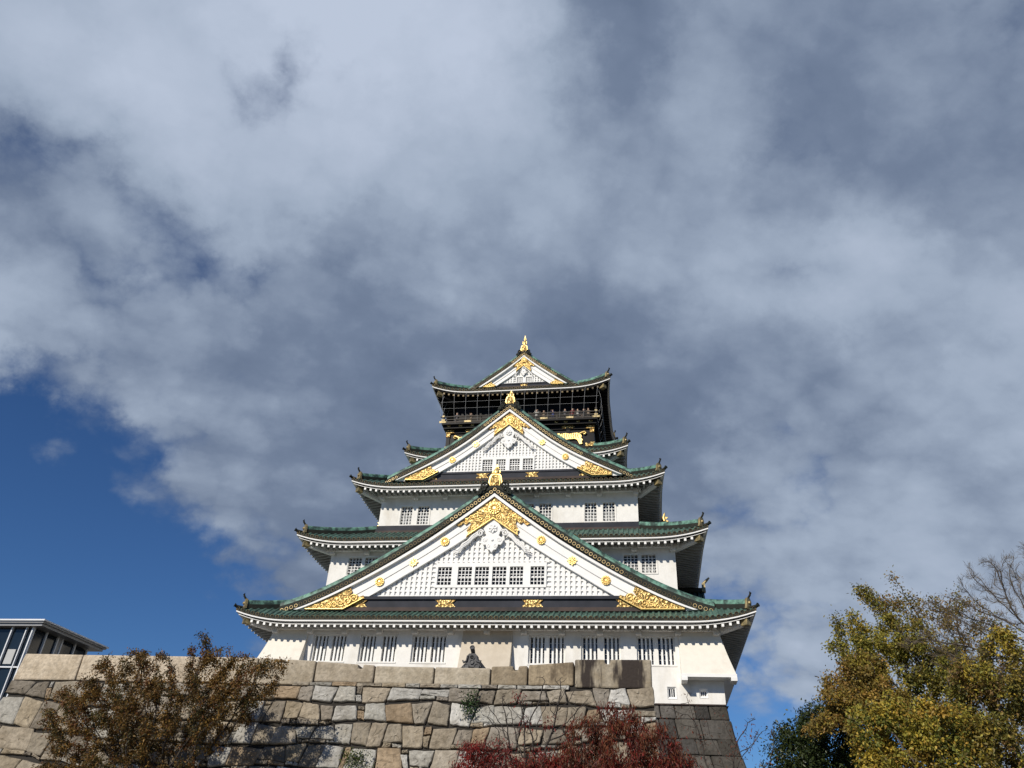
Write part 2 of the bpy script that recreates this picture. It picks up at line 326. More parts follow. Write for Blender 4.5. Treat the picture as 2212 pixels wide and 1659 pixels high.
def smooth_curve(tab, n=3):
    """smoothed piecewise-linear curve z(|x|) from a table"""
    xs = np.array([a for a, _ in tab]); zs = np.array([b for _, b in tab]); c = np.polyfit(xs, zs, n)
    return lambda x: float(np.polyval(c, abs(x)))

# ------------------------------------------------------------------ ground
gb = MB(); gb.face([(-1500, -1500, -Z0), (1500, -1500, -Z0), (1500, 1500, -Z0), (-1500, 1500, -Z0)])
tag(gb.build('ground', 'ground'), kind='structure')
# ================================================================== the castle tower
castle = tag(empty('castle_tower', (0, 0, -6.9)), 'white five tiered castle tower with green tiled roofs, gold trimmed gables and black top storey', 'castle')
LC = 3.8                                                   # length over which the eaves curve up to a corner
def sagf(dist): return max(0.0, 1-dist/LC)**2.5

def wall_holes(mb, x0, x1, z0, z1, y, holes, depth, m=0, rm=0):
    """a wall front with rectangular openings and their reveals"""
    xs = sorted({x0, x1, *[h[0] for h in holes], *[h[1] for h in holes]}); zs = sorted({z0, z1, *[h[2] for h in holes], *[h[3] for h in holes]})
    for i in range(len(xs)-1):
        for j in range(len(zs)-1):
            cx, cz = (xs[i]+xs[i+1])/2, (zs[j]+zs[j+1])/2
            if any(h[0] < cx < h[1] and h[2] < cz < h[3] for h in holes): continue
            mb.face([(xs[i], y, zs[j]), (xs[i+1], y, zs[j]), (xs[i+1], y, zs[j+1]), (xs[i], y, zs[j+1])], m)
    for a, b, c, d in holes:
        Y = y+depth
        mb.face([(a, y, c), (a, Y, c), (a, Y, d), (a, y, d)], rm); mb.face([(b, Y, c), (b, y, c), (b, y, d), (b, Y, d)], rm)
        mb.face([(a, y, d), (a, Y, d), (b, Y, d), (b, y, d)], rm); mb.face([(a, Y, c), (a, y, c), (b, y, c), (b, Y, c)], rm)

def window(parent, x0, x1, z0, z1, y, kind, seed=0):
    r = random.Random(seed); mb = MB(); w, h = x1-x0, z1-z0
    mb.box(x0-.02, x1+.02, y+.26, y+.32, z0-.02, z1+.02, 0)
    if kind == 'bars':
        for k in range(3):
            c = x0+w*(k+.75)/3.5+.02
            mb.box(c-.055, c+.055, y+.02, y+.13, z0, z1, 1)
        for k in range(1, 5): mb.box(x0, x1, y+.20, y+.23, z0+h*k/5-.012, z0+h*k/5+.012, 1)
        for k in range(2): mb.box(x0+w*(k+1)/3-.012, x0+w*(k+1)/3+.012, y+.20, y+.23, z0, z1, 1)
        if r.random() < .8:
            for k in range(3):
                c = x0+w*(k+.75)/3.5+.05; mb.box(c, c+.05, y+.235, y+.255, z0, z0+h*r.uniform(.3, .5), 2)
    else:
        nx, nz = (4, 5) if kind == 'gable' else (4, 6)
        t = .02
        for k in range(1, nx): mb.box(x0+w*k/nx-t, x0+w*k/nx+t, y+.06, y+.10, z0, z1, 1)
        for k in range(1, nz): mb.box(x0, x1, y+.065, y+.095, z0+h*k/nz-t*.9, z0+h*k/nz+t*.9, 1)
        mb.box(x0+w/2-.035, x0+w/2+.035, y+.12, y+.16, z0, z1, 1); mb.box(x0, x1, y+.12, y+.16, z0+h*.45, z0+h*.45+.05, 1)
        if kind != 'gable':
            for k in range(2):
                a = x0+.06+k*w/2; mb.box(a, a+w/2-.12, y+.23, y+.25, z0+.03, z0+h*r.uniform(.32, .5), 2)
                mb.box(a+.1, a+w/2-.16, y+.245, y+.256, z0+h*.55, z0+h*r.uniform(.6, .8), 2)
    return mb.build('window', ['pane', 'white', 'blind'], parent)

class Roof:
    """one tier of eaves: curved tiled skirt on four sides"""
    def __init__(s, w, d, b, zt, sag, wu, yuf, yub, zu, wallw, wallf, wallb, dark=False):
        s.w, s.d, s.b, s.sag, s.wu, s.zu, s.dark = w, d, b, sag, wu, zu, dark
        s.zm = zt-sag; s.wallw, s.wallf, s.wallb = wallw, wallf, wallb
        # faces: eave centre, half length, upper centre, half length, outward eave, outward upper, wall outward, map
        yc0, yh0, yc1, yh1 = (b-d)/2, (b+d)/2, (yub+yuf)/2, (yub-yuf)/2
        s.faces = {'f': (0, w, 0, wu, d, -yuf, -wallf, lambda a, o: (a, -o)), 'k': (0, w, 0, wu, b, yub, wallb, lambda a, o: (a, o)),
                   'l': (yc0, yh0, yc1, yh1, w, wu, wallw, lambda a, o: (-o, a)), 'r': (yc0, yh0, yc1, yh1, w, wu, wallw, lambda a, o: (o, a))}
    FL = .22
    def sg(s, k, a, v=0.0):
        ac0, A0, ac1, A1 = s.faces[k][:4]
        return sagf(max(0, min(a-(lerp(ac0, ac1, v)-lerp(A0, A1, v)), lerp(ac0, ac1, v)+lerp(A0, A1, v)-a)))
    def pt(s, k, a, v, dz=0.0, inn=0.0):
        ac0, A0, ac1, A1, O0, O1, Ow, mp = s.faces[k]
        g = s.sg(k, a, v); o = lerp(O0, O1, v)-s.FL*(1-g)*(1-v)-inn
        x, y = mp(a, o)
        return (x, y, s.zm+(s.zu-s.zm)*(.82*v+.18*v*v)+s.sag*g*(1-v)**1.5+dz)
    def eave(s, k, a, inn, dz, sagk=1.0):
        """point under the eave, `inn` behind the tile edge; corners mitred"""
        ac0, A0, ac1, A1, O0, O1, Ow, mp = s.faces[k]
        g = s.sg(k, a); a2 = ac0+(a-ac0)*(A0-inn)/A0
        x, y = mp(a2, O0-s.FL*(1-g)-inn)
        return (x, y, s.zm+s.sag*g*sagk+dz)
    def build(s, parent):
        mb = MB(); ends = MB(); fas = MB(); raf = MB(); sof = MB()
        for k in 'flrk':
            ac0, A0, ac1, A1, O0, O1, Ow, mp = s.faces[k]
            nv, na = 6, 44
            g0 = [[s.pt(k, lerp(ac0, ac1, v)+e*lerp(A0, A1, v), v) for e in np.linspace(-1, 1, na)] for v in np.linspace(0, 1, nv)]
            mb.grid(g0, 0, True)
            aa = [ac0+e*A0 for e in np.concatenate([np.linspace(-1, -.5, 16), np.linspace(-.4, .4, 7), np.linspace(.5, 1, 16)])]
            mb.grid([[s.pt(k, a, 0, dz) for a in aa] for dz in (0.02, -.13)], 1)
            # tile rows
            n = int(2*A0/.315); rr = .088
            for i in range(n+1):
                a = ac0-A0+.10+(2*A0-.20)*i/n; vm = 1.0
                if a > ac0+A0-1e-6 or a < ac0-A0+1e-6: continue
                den = (ac1+A1-ac0-A0); 
                if abs(den) > 1e-6 and a > ac1+A1: vm = min(vm, (a-ac0-A0)/den)
                den = (ac1-A1-ac0+A0)
                if abs(den) > 1e-6 and a < ac1-A1: vm = min(vm, (a-ac0+A0)/den)
                if k != 'k' and vm > .04:
                    P = []
                    for v in np.linspace(0, vm, 5):
                        row = []
                        for t in (0, .25, .5, .75, 1):
                            da = -rr*math.cos(PI*t); z = rr*1.05*math.sin(PI*t)
                            q = s.pt(k, a, v); dx, dy = mp(da, 0); row.append((q[0]+dx, q[1]+dy, q[2]+z))
                        P.append(row)
                    mb.grid(P, 0, True)
                if k != 'k':
                    q = s.pt(k, a, 0, .0, -.02); ox, oy = mp(0, 1)
                    ends.disc((q[0], q[1], q[2]+.0), .118, (ox, oy, -.12), 10, 0, 1, .08)
            # fascia and soffits
            z_f0, z_f1 = -.10, -.235
            fas.grid([[s.eave(k, a, .05, -.06) for a in aa], [s.eave(k, a, .015, -.06) for a in aa], [s.eave(k, a, .02, -.215) for a in aa], [s.eave(k, a, .28, -.215) for a in aa]], 0)
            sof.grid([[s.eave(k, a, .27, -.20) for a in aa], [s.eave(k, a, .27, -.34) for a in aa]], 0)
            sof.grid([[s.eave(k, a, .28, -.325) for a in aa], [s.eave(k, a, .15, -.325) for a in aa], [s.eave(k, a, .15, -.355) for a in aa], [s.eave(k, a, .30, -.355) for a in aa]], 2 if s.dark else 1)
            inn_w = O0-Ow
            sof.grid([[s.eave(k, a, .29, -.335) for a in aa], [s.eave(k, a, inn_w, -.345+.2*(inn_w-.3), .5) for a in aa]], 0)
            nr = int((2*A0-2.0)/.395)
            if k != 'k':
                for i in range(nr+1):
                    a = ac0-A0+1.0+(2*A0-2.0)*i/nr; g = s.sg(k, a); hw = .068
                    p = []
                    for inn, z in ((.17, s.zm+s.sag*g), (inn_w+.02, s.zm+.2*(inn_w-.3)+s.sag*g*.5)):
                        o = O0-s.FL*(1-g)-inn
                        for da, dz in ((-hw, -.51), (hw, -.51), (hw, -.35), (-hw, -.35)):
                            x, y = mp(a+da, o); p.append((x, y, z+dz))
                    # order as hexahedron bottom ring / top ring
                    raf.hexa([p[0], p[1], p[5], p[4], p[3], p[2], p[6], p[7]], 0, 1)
        R = mb.build('eaves_roof', ['tile', 'bronze'], parent)
        ends.build('tile_ends', ['bronze', 'rim'], R)
        fas.build('eaves_fascia', ['white'], R)
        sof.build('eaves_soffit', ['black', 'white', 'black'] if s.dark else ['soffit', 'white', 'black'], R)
        raf.build('rafters', ['black', 'rim'] if s.dark else ['shadewood', 'white'], R)
        # hips
        for sx, sy in ((-1, -1), (1, -1), (1, 1), (-1, 1)):
            k = 'f' if sy < 0 else 'k'
            hp = lambda v, dz=0: s.pt(k, sx*lerp(s.w, s.wu, v), v, dz)
            h = MB(); vs = np.linspace(.10, 1, 12)
            d = Vector(hp(.5))-Vector(hp(0)); d.z = 0; d.normalize(); nrm = Vector((-d.y, d.x, 0))
            P = [[Vector(hp(v, z))+nrm*o for (o, z) in ((-.15, -.05), (-.15, .2), (-.13, .22), (-.13, .36), (-.09, .46), (0, .50), (.09, .46), (.13, .36), (.13, .22), (.15, .2), (.15, -.05))] for v in vs]
            h.grid([r[:3] for r in P], 0); h.grid([r[8:] for r in P], 0); h.grid([r[2:9] for r in P], 1, True)
            h.face([q for q in P[0]], 0)
            H = h.build('hip_ridge', ['bronze', 'verdigris'], R)
            e = MB(); c = Vector(hp(.10))-d*.06; u = Vector((0, 0, 1))
            # gold end plate with flared foot, and the dark horn above it
            pl = [(-.26, -.05), (.26, -.05), (.20, .12), (.19, .40), (.10, .55), (-.10, .55), (-.19, .40), (-.20, .12)]
            fr = [c-d*.06+nrm*a+u*z for a, z in pl]; bk = [q+d*.14 for q in fr]
            e.face(fr, 0); e.face(bk[::-1], 0)
            for q in range(len(pl)): e.face([fr[q], fr[(q+1) % len(pl)], bk[(q+1) % len(pl)], bk[q]], 0)
            e.tube([c-d*.08+u*.27, c-d*.16+u*.27], [.10, .07], 8, 0)
            e.build('ridge_end_plate', ['gold' if sx*sy > 9 else 'oldgold'], H)
            hn = MB(); hn.tube([c+u*.50+d*.05, c+u*.58-d*.07, c+u*.68-d*.16, c+u*.80-d*.20], [.05, .06, .06, .05], 8, 0); hn.disc(c+u*.82-d*.22, .075, (-d.x, -d.y, .8), 8, 0)
            hn.build('ridge_horn', ['bronze'], H)
            kn = MB(); c0 = Vector(hp(0)); kn.tube([c0+d*.35+u*.08, c0+u*.08-d*.0, c0-d*.14+u*.14], [.09, .095, .085], 8, 0); kn.disc(c0-d*.16+u*.15, .115, (-d.x, -d.y, .35), 9, 0)
            kn.build('corner_tile', ['bronze'], R)
            b = MB(); t = c0+d*.55; zt = s.zm+s.sag
            q0 = Vector((t.x, t.y, zt-.62)); L_ = (min(s.w-s.wallw, s.d+s.wallf))*1.35
            for (l0, l1, hw, mm, zz) in ((0.0, .42, .17, 0, 0), (.42, L_, .13, 1, .0)):
                p = []
                for z in (-.20, .14):
                    for (l, o) in ((l0, -hw), (l0, hw), (l1, hw), (l1, -hw)):
                        w_ = q0+d*l+nrm*o; p.append((w_.x, w_.y, w_.z+z-(.18*l if l > .5 else 0)*s.sag))
                b.hexa(p, mm)
            b.build('hip_beam', ['oldgold', 'black' if s.dark else 'white'], R)
        return R

def eave_beam(parent, wallw, yw, zm, bx, mt='plaster', depth=.34):
    mb = MB(); mb.box(-wallw-.25, wallw+.25, yw-.30, yw+.02, zm-.37, zm-.10, 0); B = mb.build('eave_beam', mt, parent)
    first = None
    for x in bx:
        if first is None:
            k = MB(); k.box(x-.17, x+.17, yw-.36, yw+.05, zm-.56, zm-.20, 0); k.box(x-.155, x+.155, yw-.34, yw+.03, zm-.60, zm-.56, 0)
            first = k.build('eave_bracket', mt, B); x0 = x
        else: copy_part(first, B, None, WL[first.name]+Vector(((x-x0)*SC, 0, 0)))
    return B

# ---- tier dimensions: half width, front, back, tip height, rise of tips, upper half width, upper front, upper back, upper height, wall half width, wall front, wall back
ROOFS = [Roof(15.0, 9.15, 9.6, -2.24, .50, 11.08, -5.80, 6.4, -.95, 13.07, -7.55, 8.0),
         Roof(13.07, 7.36, 9.5, 3.27, .47, 8.95, -3.78, 6.6, 4.62, 11.08, -5.81, 7.8),
         Roof(10.81, 5.39, 9.4, 8.04, .48, 6.75, -.45, 6.6, 10.25, 8.95, -3.74, 7.6),
         Roof(8.44, 1.96, 9.3, 12.0, .47, 5.80, .10, 7.2, 12.75, 6.75, -.45, 7.6),
         Roof(7.23, .92, 9.3, 18.58, .55, 4.55, 1.05, 7.4, 19.12, 5.35, .95, 7.6, True)]

# ---- storey walls
def storey(x, yf, yb, z0, z1, holes, depth, m='plaster', base=None, name='storey_wall'):
    mb = MB(); wall_holes(mb, -x, x, z0, z1, yf, holes, depth)
    mb.face([(-x, yb, z0), (-x, yf, z0), (-x, yf, z1), (-x, yb, z1)]); mb.face([(x, yf, z0), (x, yb, z0), (x, yb, z1), (x, yf, z1)])
    mb.face([(x, yb, z0), (-x, yb, z0), (-x, yb, z1), (x, yb, z1)]); mb.face([(-x, yf, z1), (x, yf, z1), (x, yb, z1), (-x, yb, z1)])
    return mb.build(name, m, castle)

# first storey: pairs of barred windows
PAIRS = [((-10.41, -9.60), (-9.30, -8.50)), ((-7.46, -6.65), (-6.19, -5.38)), ((-4.28, -3.47), (-3.22, -2.41)), ((2.58, 3.38), (3.66, 4.47)), ((5.57, 6.37), (6.76, 7.57)), ((8.65, 9.44), (9.73, 10.54))]
YW = -7.55
holes = [(a[0]-.10, b[1]+.10, -4.93, -3.33) for a, b in PAIRS]
small = [(10.08, 10.58, -6.64, -6.01), (11.75, 12.22, -6.57, -6.07)]
S1 = storey(13.07, YW, 8.0, -6.88, -2.5, holes+small, .14, 'plaster')
for (a, b), h in zip(PAIRS, holes):
    inner = MB()
    wall_holes(inner, h[0], h[1], h[2], h[3], YW+.14, [(a[0], a[1], -4.84, -3.40), (b[0], b[1], -4.84, -3.40)], .3)
    inner.box(h[0]-.05, h[1]+.05, YW-.03, YW+.12, -4.97, -4.90); inner.box(h[0]-.03, h[1]+.03, YW-.03, YW+.02, -3.33, -3.22)
    inner.build('window_surround', 'plaster', S1)
for k, (a, b) in enumerate(PAIRS):
    for q, (x0, x1) in enumerate((a, b)): window(S1, x0, x1, -4.84, -3.40, YW+.14, 'bars', 10*k+q)
# small loophole windows with splayed frames
for (x0, x1, z0, z1), (a0, a1, b0, b1) in zip(small, ((10.17, 10.48, -6.54, -6.10), (11.85, 12.11, -6.47, -6.20))):
    mb = MB(); y0, y1 = YW-.02, YW+.10
    O = [(x0, y0, z0), (x1, y0, z0), (x1, y0, z1), (x0, y0, z1)]; I = [(a0, y1, b0), (a1, y1, b0), (a1, y1, b1), (a0, y1, b1)]
    for q in range(4): mb.face([O[q], O[(q+1) % 4], I[(q+1) % 4], I[q]], 0)
    mb.box(a0, a1, YW+.26, YW+.30, b0, b1, 1)
    for q in range(2): c = a0+(a1-a0)*(q+1)/3; mb.box(c-.018, c+.018, YW+.12, YW+.16, b0, b1, 0)
    mb.box(a0, a1, YW+.10, YW+.16, b0, b0+.03, 0)
    for q, (f0, f1) in enumerate((((a0, b0), (a0, b1)), ((a1, b0), (a1, b1)), ((a0, b0), (a1, b0)), ((a0, b1), (a1, b1)))):
        mb.face([(f0[0], YW+.10, f0[1]), (f1[0], YW+.10, f1[1]), (f1[0], YW+.30, f1[1]), (f0[0], YW+.30, f0[1])], 0)
    mb.build('loophole_window', ['white', 'pane'], S1)
fl = MB(); fl.box(9.4, 13.07, YW-.03, YW+.02, -6.92, -6.86); fl.build('wall_foot_strip', 'brown', S1)
# flared stone-drop bays
def drop_bay(x0, x1, xo0, xo1, zt, zb, out, right=False, left=False, mt='stained'):
    mb = MB(); n = 8; P = []
    for i in range(n+1):
        t = i/n; f = t**1.25; y = YW-.02-out*f; z = lerp(zt, zb, t); a, b = lerp(x0, xo0, f), lerp(x1, xo1, f)
        ya = YW+.02 if not left else 1.4; yb2 = YW+.02 if not right else 1.4
        P.append([(a, ya, z), (a, y, z), (b, y, z), (b, yb2, z)])
    mb.grid(P, 0)
    y = YW-.02-out
    mb.box(xo0-.02, xo1+.02, y-.06, YW, zb-.16, zb, 1)
    if right: mb.box(x1-.4, xo1+.012, YW-.004, 1.4, zb-.155, zb-.004, 1)
    mb.box(xo0-.02, xo0+.30, y-.08, YW, zb-.34, zb-.16, 1)
    mb.box(xo1-.30, xo1+.02, y-.08, YW, zb-.34, zb-.16, 1)
    return mb.build('stone_drop_bay', [mt, 'white'], castle)
drop_bay(10.85, 13.07, 10.86, 13.68, -3.0, -5.52, .85, right=True)
drop_bay(-1.36, 1.54, -1.40, 1.54, -3.0, -5.52, .70, mt='browned')
drop_bay(-13.07, -10.85, -13.68, -10.86, -3.0, -5.52, .85, left=True)

T2P = [(-9.80, -8.94), (-8.70, -7.86), (7.96, 8.80), (9.04, 9.88)]
S2 = storey(11.08, -5.81, 7.8, -1.2, 3.0, [(a, b, .92, 2.04) for a, b in T2P], .3)
T3P = [(-7.41, -6.62), (-6.21, -5.42), (-3.13, -2.34), (-1.95, -1.15), (1.15, 1.93), (2.34, 3.13), (5.42, 6.19), (6.63, 7.40)]
S3 = storey(8.95, -3.74, 7.6, 4.4, 7.8, [(a, b, 5.20, 6.52) for a, b in T3P], .3)
S4 = storey(6.75, -.45, 7.6, 9.9, 11.8, [], .3)
for k, (a, b) in enumerate(T2P): window(S2, a, b, .92, 2.04, -5.81, 'lattice', k)
for k, (a, b) in enumerate(T3P): window(S3, a, b, 5.20, 6.52, -3.74, 'lattice', 20+k)
for S_, prs, zz, yy in ((S2, [(-9.80, -7.86), (7.96, 9.88)], (.92, 2.04), -5.81), (S3, [(-7.41, -5.42), (-3.13, -1.15), (1.15, 3.13), (5.42, 7.40)], (5.20, 6.52), -3.74)):
    for a, b in prs:
        mb = MB(); t = .03
        mb.box(a-.12, b+.12, yy-.03, yy+.01, zz[1]+.02, zz[1]+.13); mb.box(a-.12, b+.12, yy-.035, yy+.01, zz[0]-.10, zz[0]-.02)
        for q in (a-.12, b+.04): mb.box(q, q+.08, yy-.028, yy+.01, zz[0]-.02, zz[1]+.02)
        mb.build('window_surround', 'plaster', S_)
for k, r in enumerate(ROOFS):
    R_ = r.build(castle)
eave_beam(S1, 13.07, YW, -2.74, [-12.9]+[-10.69+2.153*k for k in range(11)]+[12.9])
eave_beam(S2, 11.08, -5.81, 2.80, [-10.95, -8.6, -6.45, -4.3, 4.3, 6.45, 8.6, 10.95])
eave_beam(S3, 8.95, -3.74, 7.56, [-8.85, -6.41, -4.29, -2.15, 2.15, 4.29, 6.41, 8.85])
eave_beam(S4, 6.75, -.45, 11.53, [-6.7, -4.5, 4.5, 6.7])
# dark flashings where roofs meet the walls above
fb = MB(); fb.box(-9.15, 9.15, -3.96, -3.70, 4.78, 5.03); fb.box(-9.15, 9.15, -4.02, -3.70, 4.55, 4.775); fb.build('wall_flashing', 'beam', S3)
fb = MB(); fb.box(-9.0, 9.0, -4.10, -3.7, 4.45, 4.62); fb.build('ridge_flashing', 'brown', S3)

# ---- front gables
def gable(yf, dtab, xf, off, bt, bb, yback, zb0, zb1, hx, latt_y, win, wz, frame, sc, medals, fin, plates, hasmed):
    D = smooth_curve(dtab, 4)
    apex = D(0)
    yb = yf+latt_y
    low = lambda x: D(x)-off(x)
    # lattice wall (backing, bars, rails)
    mb = MB(); zl = zb0
    xm = max(x for x in np.linspace(0, xf, 200) if low(x) > zl-.05)
    holes = [(a, b, wz[0], wz[1]) for a, b in win]
    wx0, wx1 = win[0][0]-frame, win[-1][1]+frame; wz0, wz1 = wz[0]-frame*1.2, wz[1]+frame*1.8
    wall_holes(mb, wx0, wx1, wz0, wz1, yb-.14, holes, .3)
    for x0_, x1_ in ((wx0, wx0), (wx1, wx1)): mb.face([(x0_, yb-.14, wz0), (x0_, yb+.02, wz0), (x0_, yb+.02, wz1), (x0_, yb-.14, wz1)])
    mb.face([(wx0, yb-.14, wz1), (wx1, yb-.14, wz1), (wx1, yb+.02, wz1), (wx0, yb+.02, wz1)])
    n = 60; xs = np.linspace(-xm, xm, n+1)
    for i in range(n):
        a, b = xs[i], xs[i+1]; ta, tb = min(low(a)+.35, apex), min(low(b)+.35, apex)
        if wx0+.02 < a and b < wx1-.02:
            mb.face([(a, yb, zl-.1), (b, yb, zl-.1), (b, yb, wz0+.01), (a, yb, wz0+.01)]); mb.face([(a, yb, wz1-.01), (b, yb, wz1-.01), (b, yb, tb), (a, yb, ta)])
        else: mb.face([(a, yb, zl-.1), (b, yb, zl-.1), (b, yb, tb), (a, yb, ta)])
    sp = .315*max(sc, .72); k0 = int(xm/sp)+1; bw = sp*.29
    for k in range(-k0, k0+1):
        x = k*sp
        if abs(x) > xm: continue
        top = low(x)+.3
        seg = [(zl-.05, top)]
        if wx0-bw < x < wx1+bw: seg = [(zl-.05, wz0), (wz1, top)]
        for a, b in seg:
            if b-a > .04: mb.box(x-bw, x+bw, yb-.11, yb, a, b)
    z = zl+.12*sc
    while z < low(0):
        X = max([x for x in np.linspace(0, xf, 120) if low(x)+.2 > z] or [0])
        segs = [(-X, X)]
        if wz0 < z < wz1: segs = [(-X, wx0), (wx1, X)]
        for a, b in segs:
            if b > a: mb.box(a, b, yb-.095, yb, z-.05*sc, z+.05*sc)
        z += .305*max(sc, .72)
    G = mb.build('front_gable', 'white', castle)
    for k, (a, b) in enumerate(win): window(G, a, b, wz[0], wz[1], yb-.14, 'gable', 50+k)
    # black tie beam, gold plates, brown skirt flashing
    mb = MB(); hx1 = hx+1.25*sc
    pk = 1.0 if sc > .9 else .45
    mb.prism([(-hx1, zb1), (hx1, zb1), (hx, zb0-.02), (-hx, zb0-.02)], yb-.22*pk, yb+.1)
    mb.box(-hx, hx, yb-.34*pk, yb-.21*pk, zb0-.16*sc, zb0+.02)
    mb.build('tie_beam', 'beam', G)
    mb = MB(); mb.box(-hx1-2.4*sc, hx1+2.4*sc, yb-.36*pk, yb+.1, zb1-.24*sc, zb1-.012); mb.build('gable_flashing', 'brown', G)
    for (x, w, kind) in plates:
        h0, h1 = zb1+.02, zb0-.20*sc; hm = (h0+h1)/2; mb = MB()
        nt = .22*sc
        if kind == 0: pl = [(x-w/2, h0), (x+w/2, h0), (x+w/2-nt*.6, h0+.16*sc), (x+w/2-nt*1.2, hm), (x+w/2-nt*.6, h1-.12*sc), (x+w/2, h1), (x-w/2, h1), (x-w/2+nt*.6, h1-.12*sc), (x-w/2+nt*1.2, hm), (x-w/2+nt*.6, h0+.16*sc)]
        else:
            sg = kind; pl = [(x+sg*w/2, h0), (x-sg*w/2, h0), (x-sg*(w/2-nt*.6), h0+.16*sc), (x-sg*(w/2-nt*1.2), hm), (x-sg*(w/2-nt*.6), h1-.12*sc), (x-sg*w/2, h1), (x-sg*w/2+sg*.55*w, h1)]
        mb.prism(pl, yb-.29*pk-.01, yb-.2*pk, 0); mb.build('beam_plate', 'filigree', G)
    # bargeboards
    for sg in (-1, 1):
        mb = MB(); X = np.linspace(0, xf*.93, 46)
        def sweep(zt, zb, y0, y1, m, x_lo=0.0):
            rows = []
            for x in X:
                t, b = zt(x), max(zb(x), zb1-.2*sc)
                if t-b < .01: t = b+.01
                rows.append([(sg*x, y0, b), (sg*x, y0, t), (sg*x, y1, t), (sg*x, y1, b), (sg*x, y0, b)])
            mb.grid(rows, m); mb.face(rows[-1][:4], m)
        sweep(lambda x: D(x)-bt(x), lambda x: D(x)-bb(x), yf+.03, yf+.5, 0)
        sweep(lambda x: D(x)-bb(x)+.02, lambda x: D(x)-lerp(bb(x), off(x), .52), yf+.25, yf+.5, 0)
        sweep(lambda x: D(x)-lerp(bb(x), off(x), .54), lambda x: D(x)-off(x), yf+.29, yf+.5, 0)
        sweep(lambda x: D(x)-off(x)+.10*sc, lambda x: D(x)-off(x)-.02, yf+.25, yf+.5, 0)
        sweep(lambda x: D(x)-lerp(bb(x), off(x), .50), lambda x: D(x)-lerp(bb(x), off(x), .56), yf+.285, yf+.5, 1)
        mb.build('bargeboard', ['white', 'greymetal'], G)
    # roof over the gable
    mb = MB(); ends = MB(); vr = MB()
    for sg in (-1, 1):
        X = np.linspace(0, xf, 26); Y = np.linspace(yf+.05, yback, 8)
        mb.grid([[(sg*x, y, D(x)+.02) for y in Y] for x in X], 0, True)
        mb.grid([[(sg*x, yf+.02, D(x)+z) for x in X] for z in (.02, -.16)], 1)
        mb.grid([[(sg*x, y, D(x)-.17) for y in (yf+.02, yf+.9)] for x in X], 1)
        y = yf+.75
        while y < yback:
            P = []
            for x in X[::2]: P.append([(sg*x, y-.088*math.cos(PI*t), D(x)+.02+.092*math.sin(PI*t)) for t in (0, .25, .5, .75, 1)])
            mb.grid(P, 0, True); y += .315
        # round tile ends along the verge
        x = 0.0
        while x < xf+.05:
            sl = (D(x+.01)-D(x))/.01
            if x > .1 or sg > 0: ends.disc((sg*x, yf, D(x)), .112*max(sc, .85), (0, -1, 0), 10, 0, 1 if x < xf*(.62 if sg > 0 else .22) or x > xf*.9 else 2, .1)
            x += .30*max(sc, .85)/math.sqrt(1+sl*sl)
        # verge ridge behind the row of ends
        prof = ((.05, .04), (.05, .30), (.09, .31), (.10, .46), (.17, .60), (.36, .68), (.54, .60), (.63, .47), (.63, .04))
        Xv = np.linspace(0, xf*1.0, 34)
        P = [[(sg*x, yf+a, D(x)+b*(.55+.45*min(1, sc*1.05))) for a, b in prof] for x in Xv]
        vr.grid([q[:3] for q in P], 0); vr.grid([q[2:8] for q in P], 1, True); vr.grid([q[7:] for q in P], 0); vr.face(P[-1], 0)
    GR = mb.build('gable_roof', ['tile', 'bronze'], G)
    ends.build('verge_tile_ends', ['bronze', 'gilt', 'rim'], GR); vr.build('verge_ridge', ['bronze', 'verdigris'], GR)
    mb = MB(); zr = apex+.05; hh = .62*sc; mb.box(-.24, .24, yf+.5, yback, zr-.1, zr+hh); mb.tube([(0, yf+.5, zr+hh+.04), (0, yback, zr+hh+.04)], .2, 8, 1); mb.build('main_ridge', ['bronze', 'verdigris'], GR)
    # dark scrolled ridge-end tile
    mb = MB(); s_ = sc
    def scroll(cx, cz, r0, turns, sg, th, m, y0, a0=0.0, n=26):
        pts = []
        for i in range(n+1):
            t = i/n; a = a0+turns*2*PI*t; r = r0*(1-.82*t); pts.append((cx+sg*r*math.cos(a), y0, cz+r*math.sin(a)))
        return pts
    mb.prism([(-.55*s_, apex+.02), (-.95*s_, apex-.42*s_), (-.60*s_, apex-.18*s_), (0, apex+.16*s_), (.60*s_, apex-.18*s_), (.95*s_, apex-.42*s_), (.55*s_, apex+.02), (.62*s_, apex+.30*s_), (.3*s_, apex+.34*s_), (-.3*s_, apex+.34*s_), (-.62*s_, apex+.30*s_)], yf-.02, yf+.45, 0)
    for sg in (-1, 1):
        for (cx, cz, r) in ((.62, .28, .27), (.72, .02, .20), (.95, -.25, .15)):
            mb.tube(scroll(sg*cx*s_, apex+cz*s_, r*s_, 1.5, sg, 0, 0, yf-.05, a0=-1.2), [.075*s_]*20+[.05*s_]*7, 6, 0)
    mb.build('ridge_end_tile', 'bronze', GR)
    # gold finial: bell shaped plate with the fish above
    zf0, zf1, zf2, wf = fin
    mb = MB(); h = zf1-zf0
    out = [(-wf*.56, zf0-.02), (-wf*.38, zf0+.05), (-wf*.2, zf0), (0, zf0+.07), (wf*.2, zf0), (wf*.38, zf0+.05), (wf*.56, zf0-.02), (wf*.48, zf0+h*.22), (wf*.42, zf0+h*.55), (wf*.38, zf0+h*.82), (wf*.28, zf1), (-wf*.28, zf1), (-wf*.38, zf0+h*.82), (-wf*.42, zf0+h*.55), (-wf*.48, zf0+h*.22)]
    mb.prism(out, yf+.0, yf+.5, 0)
    inn = [(-wf*.24, zf0+h*.10), (wf*.24, zf0+h*.10), (wf*.27, zf0+h*.45), (wf*.18, zf0+h*.8), (-wf*.18, zf0+h*.8), (-wf*.27, zf0+h*.45)]
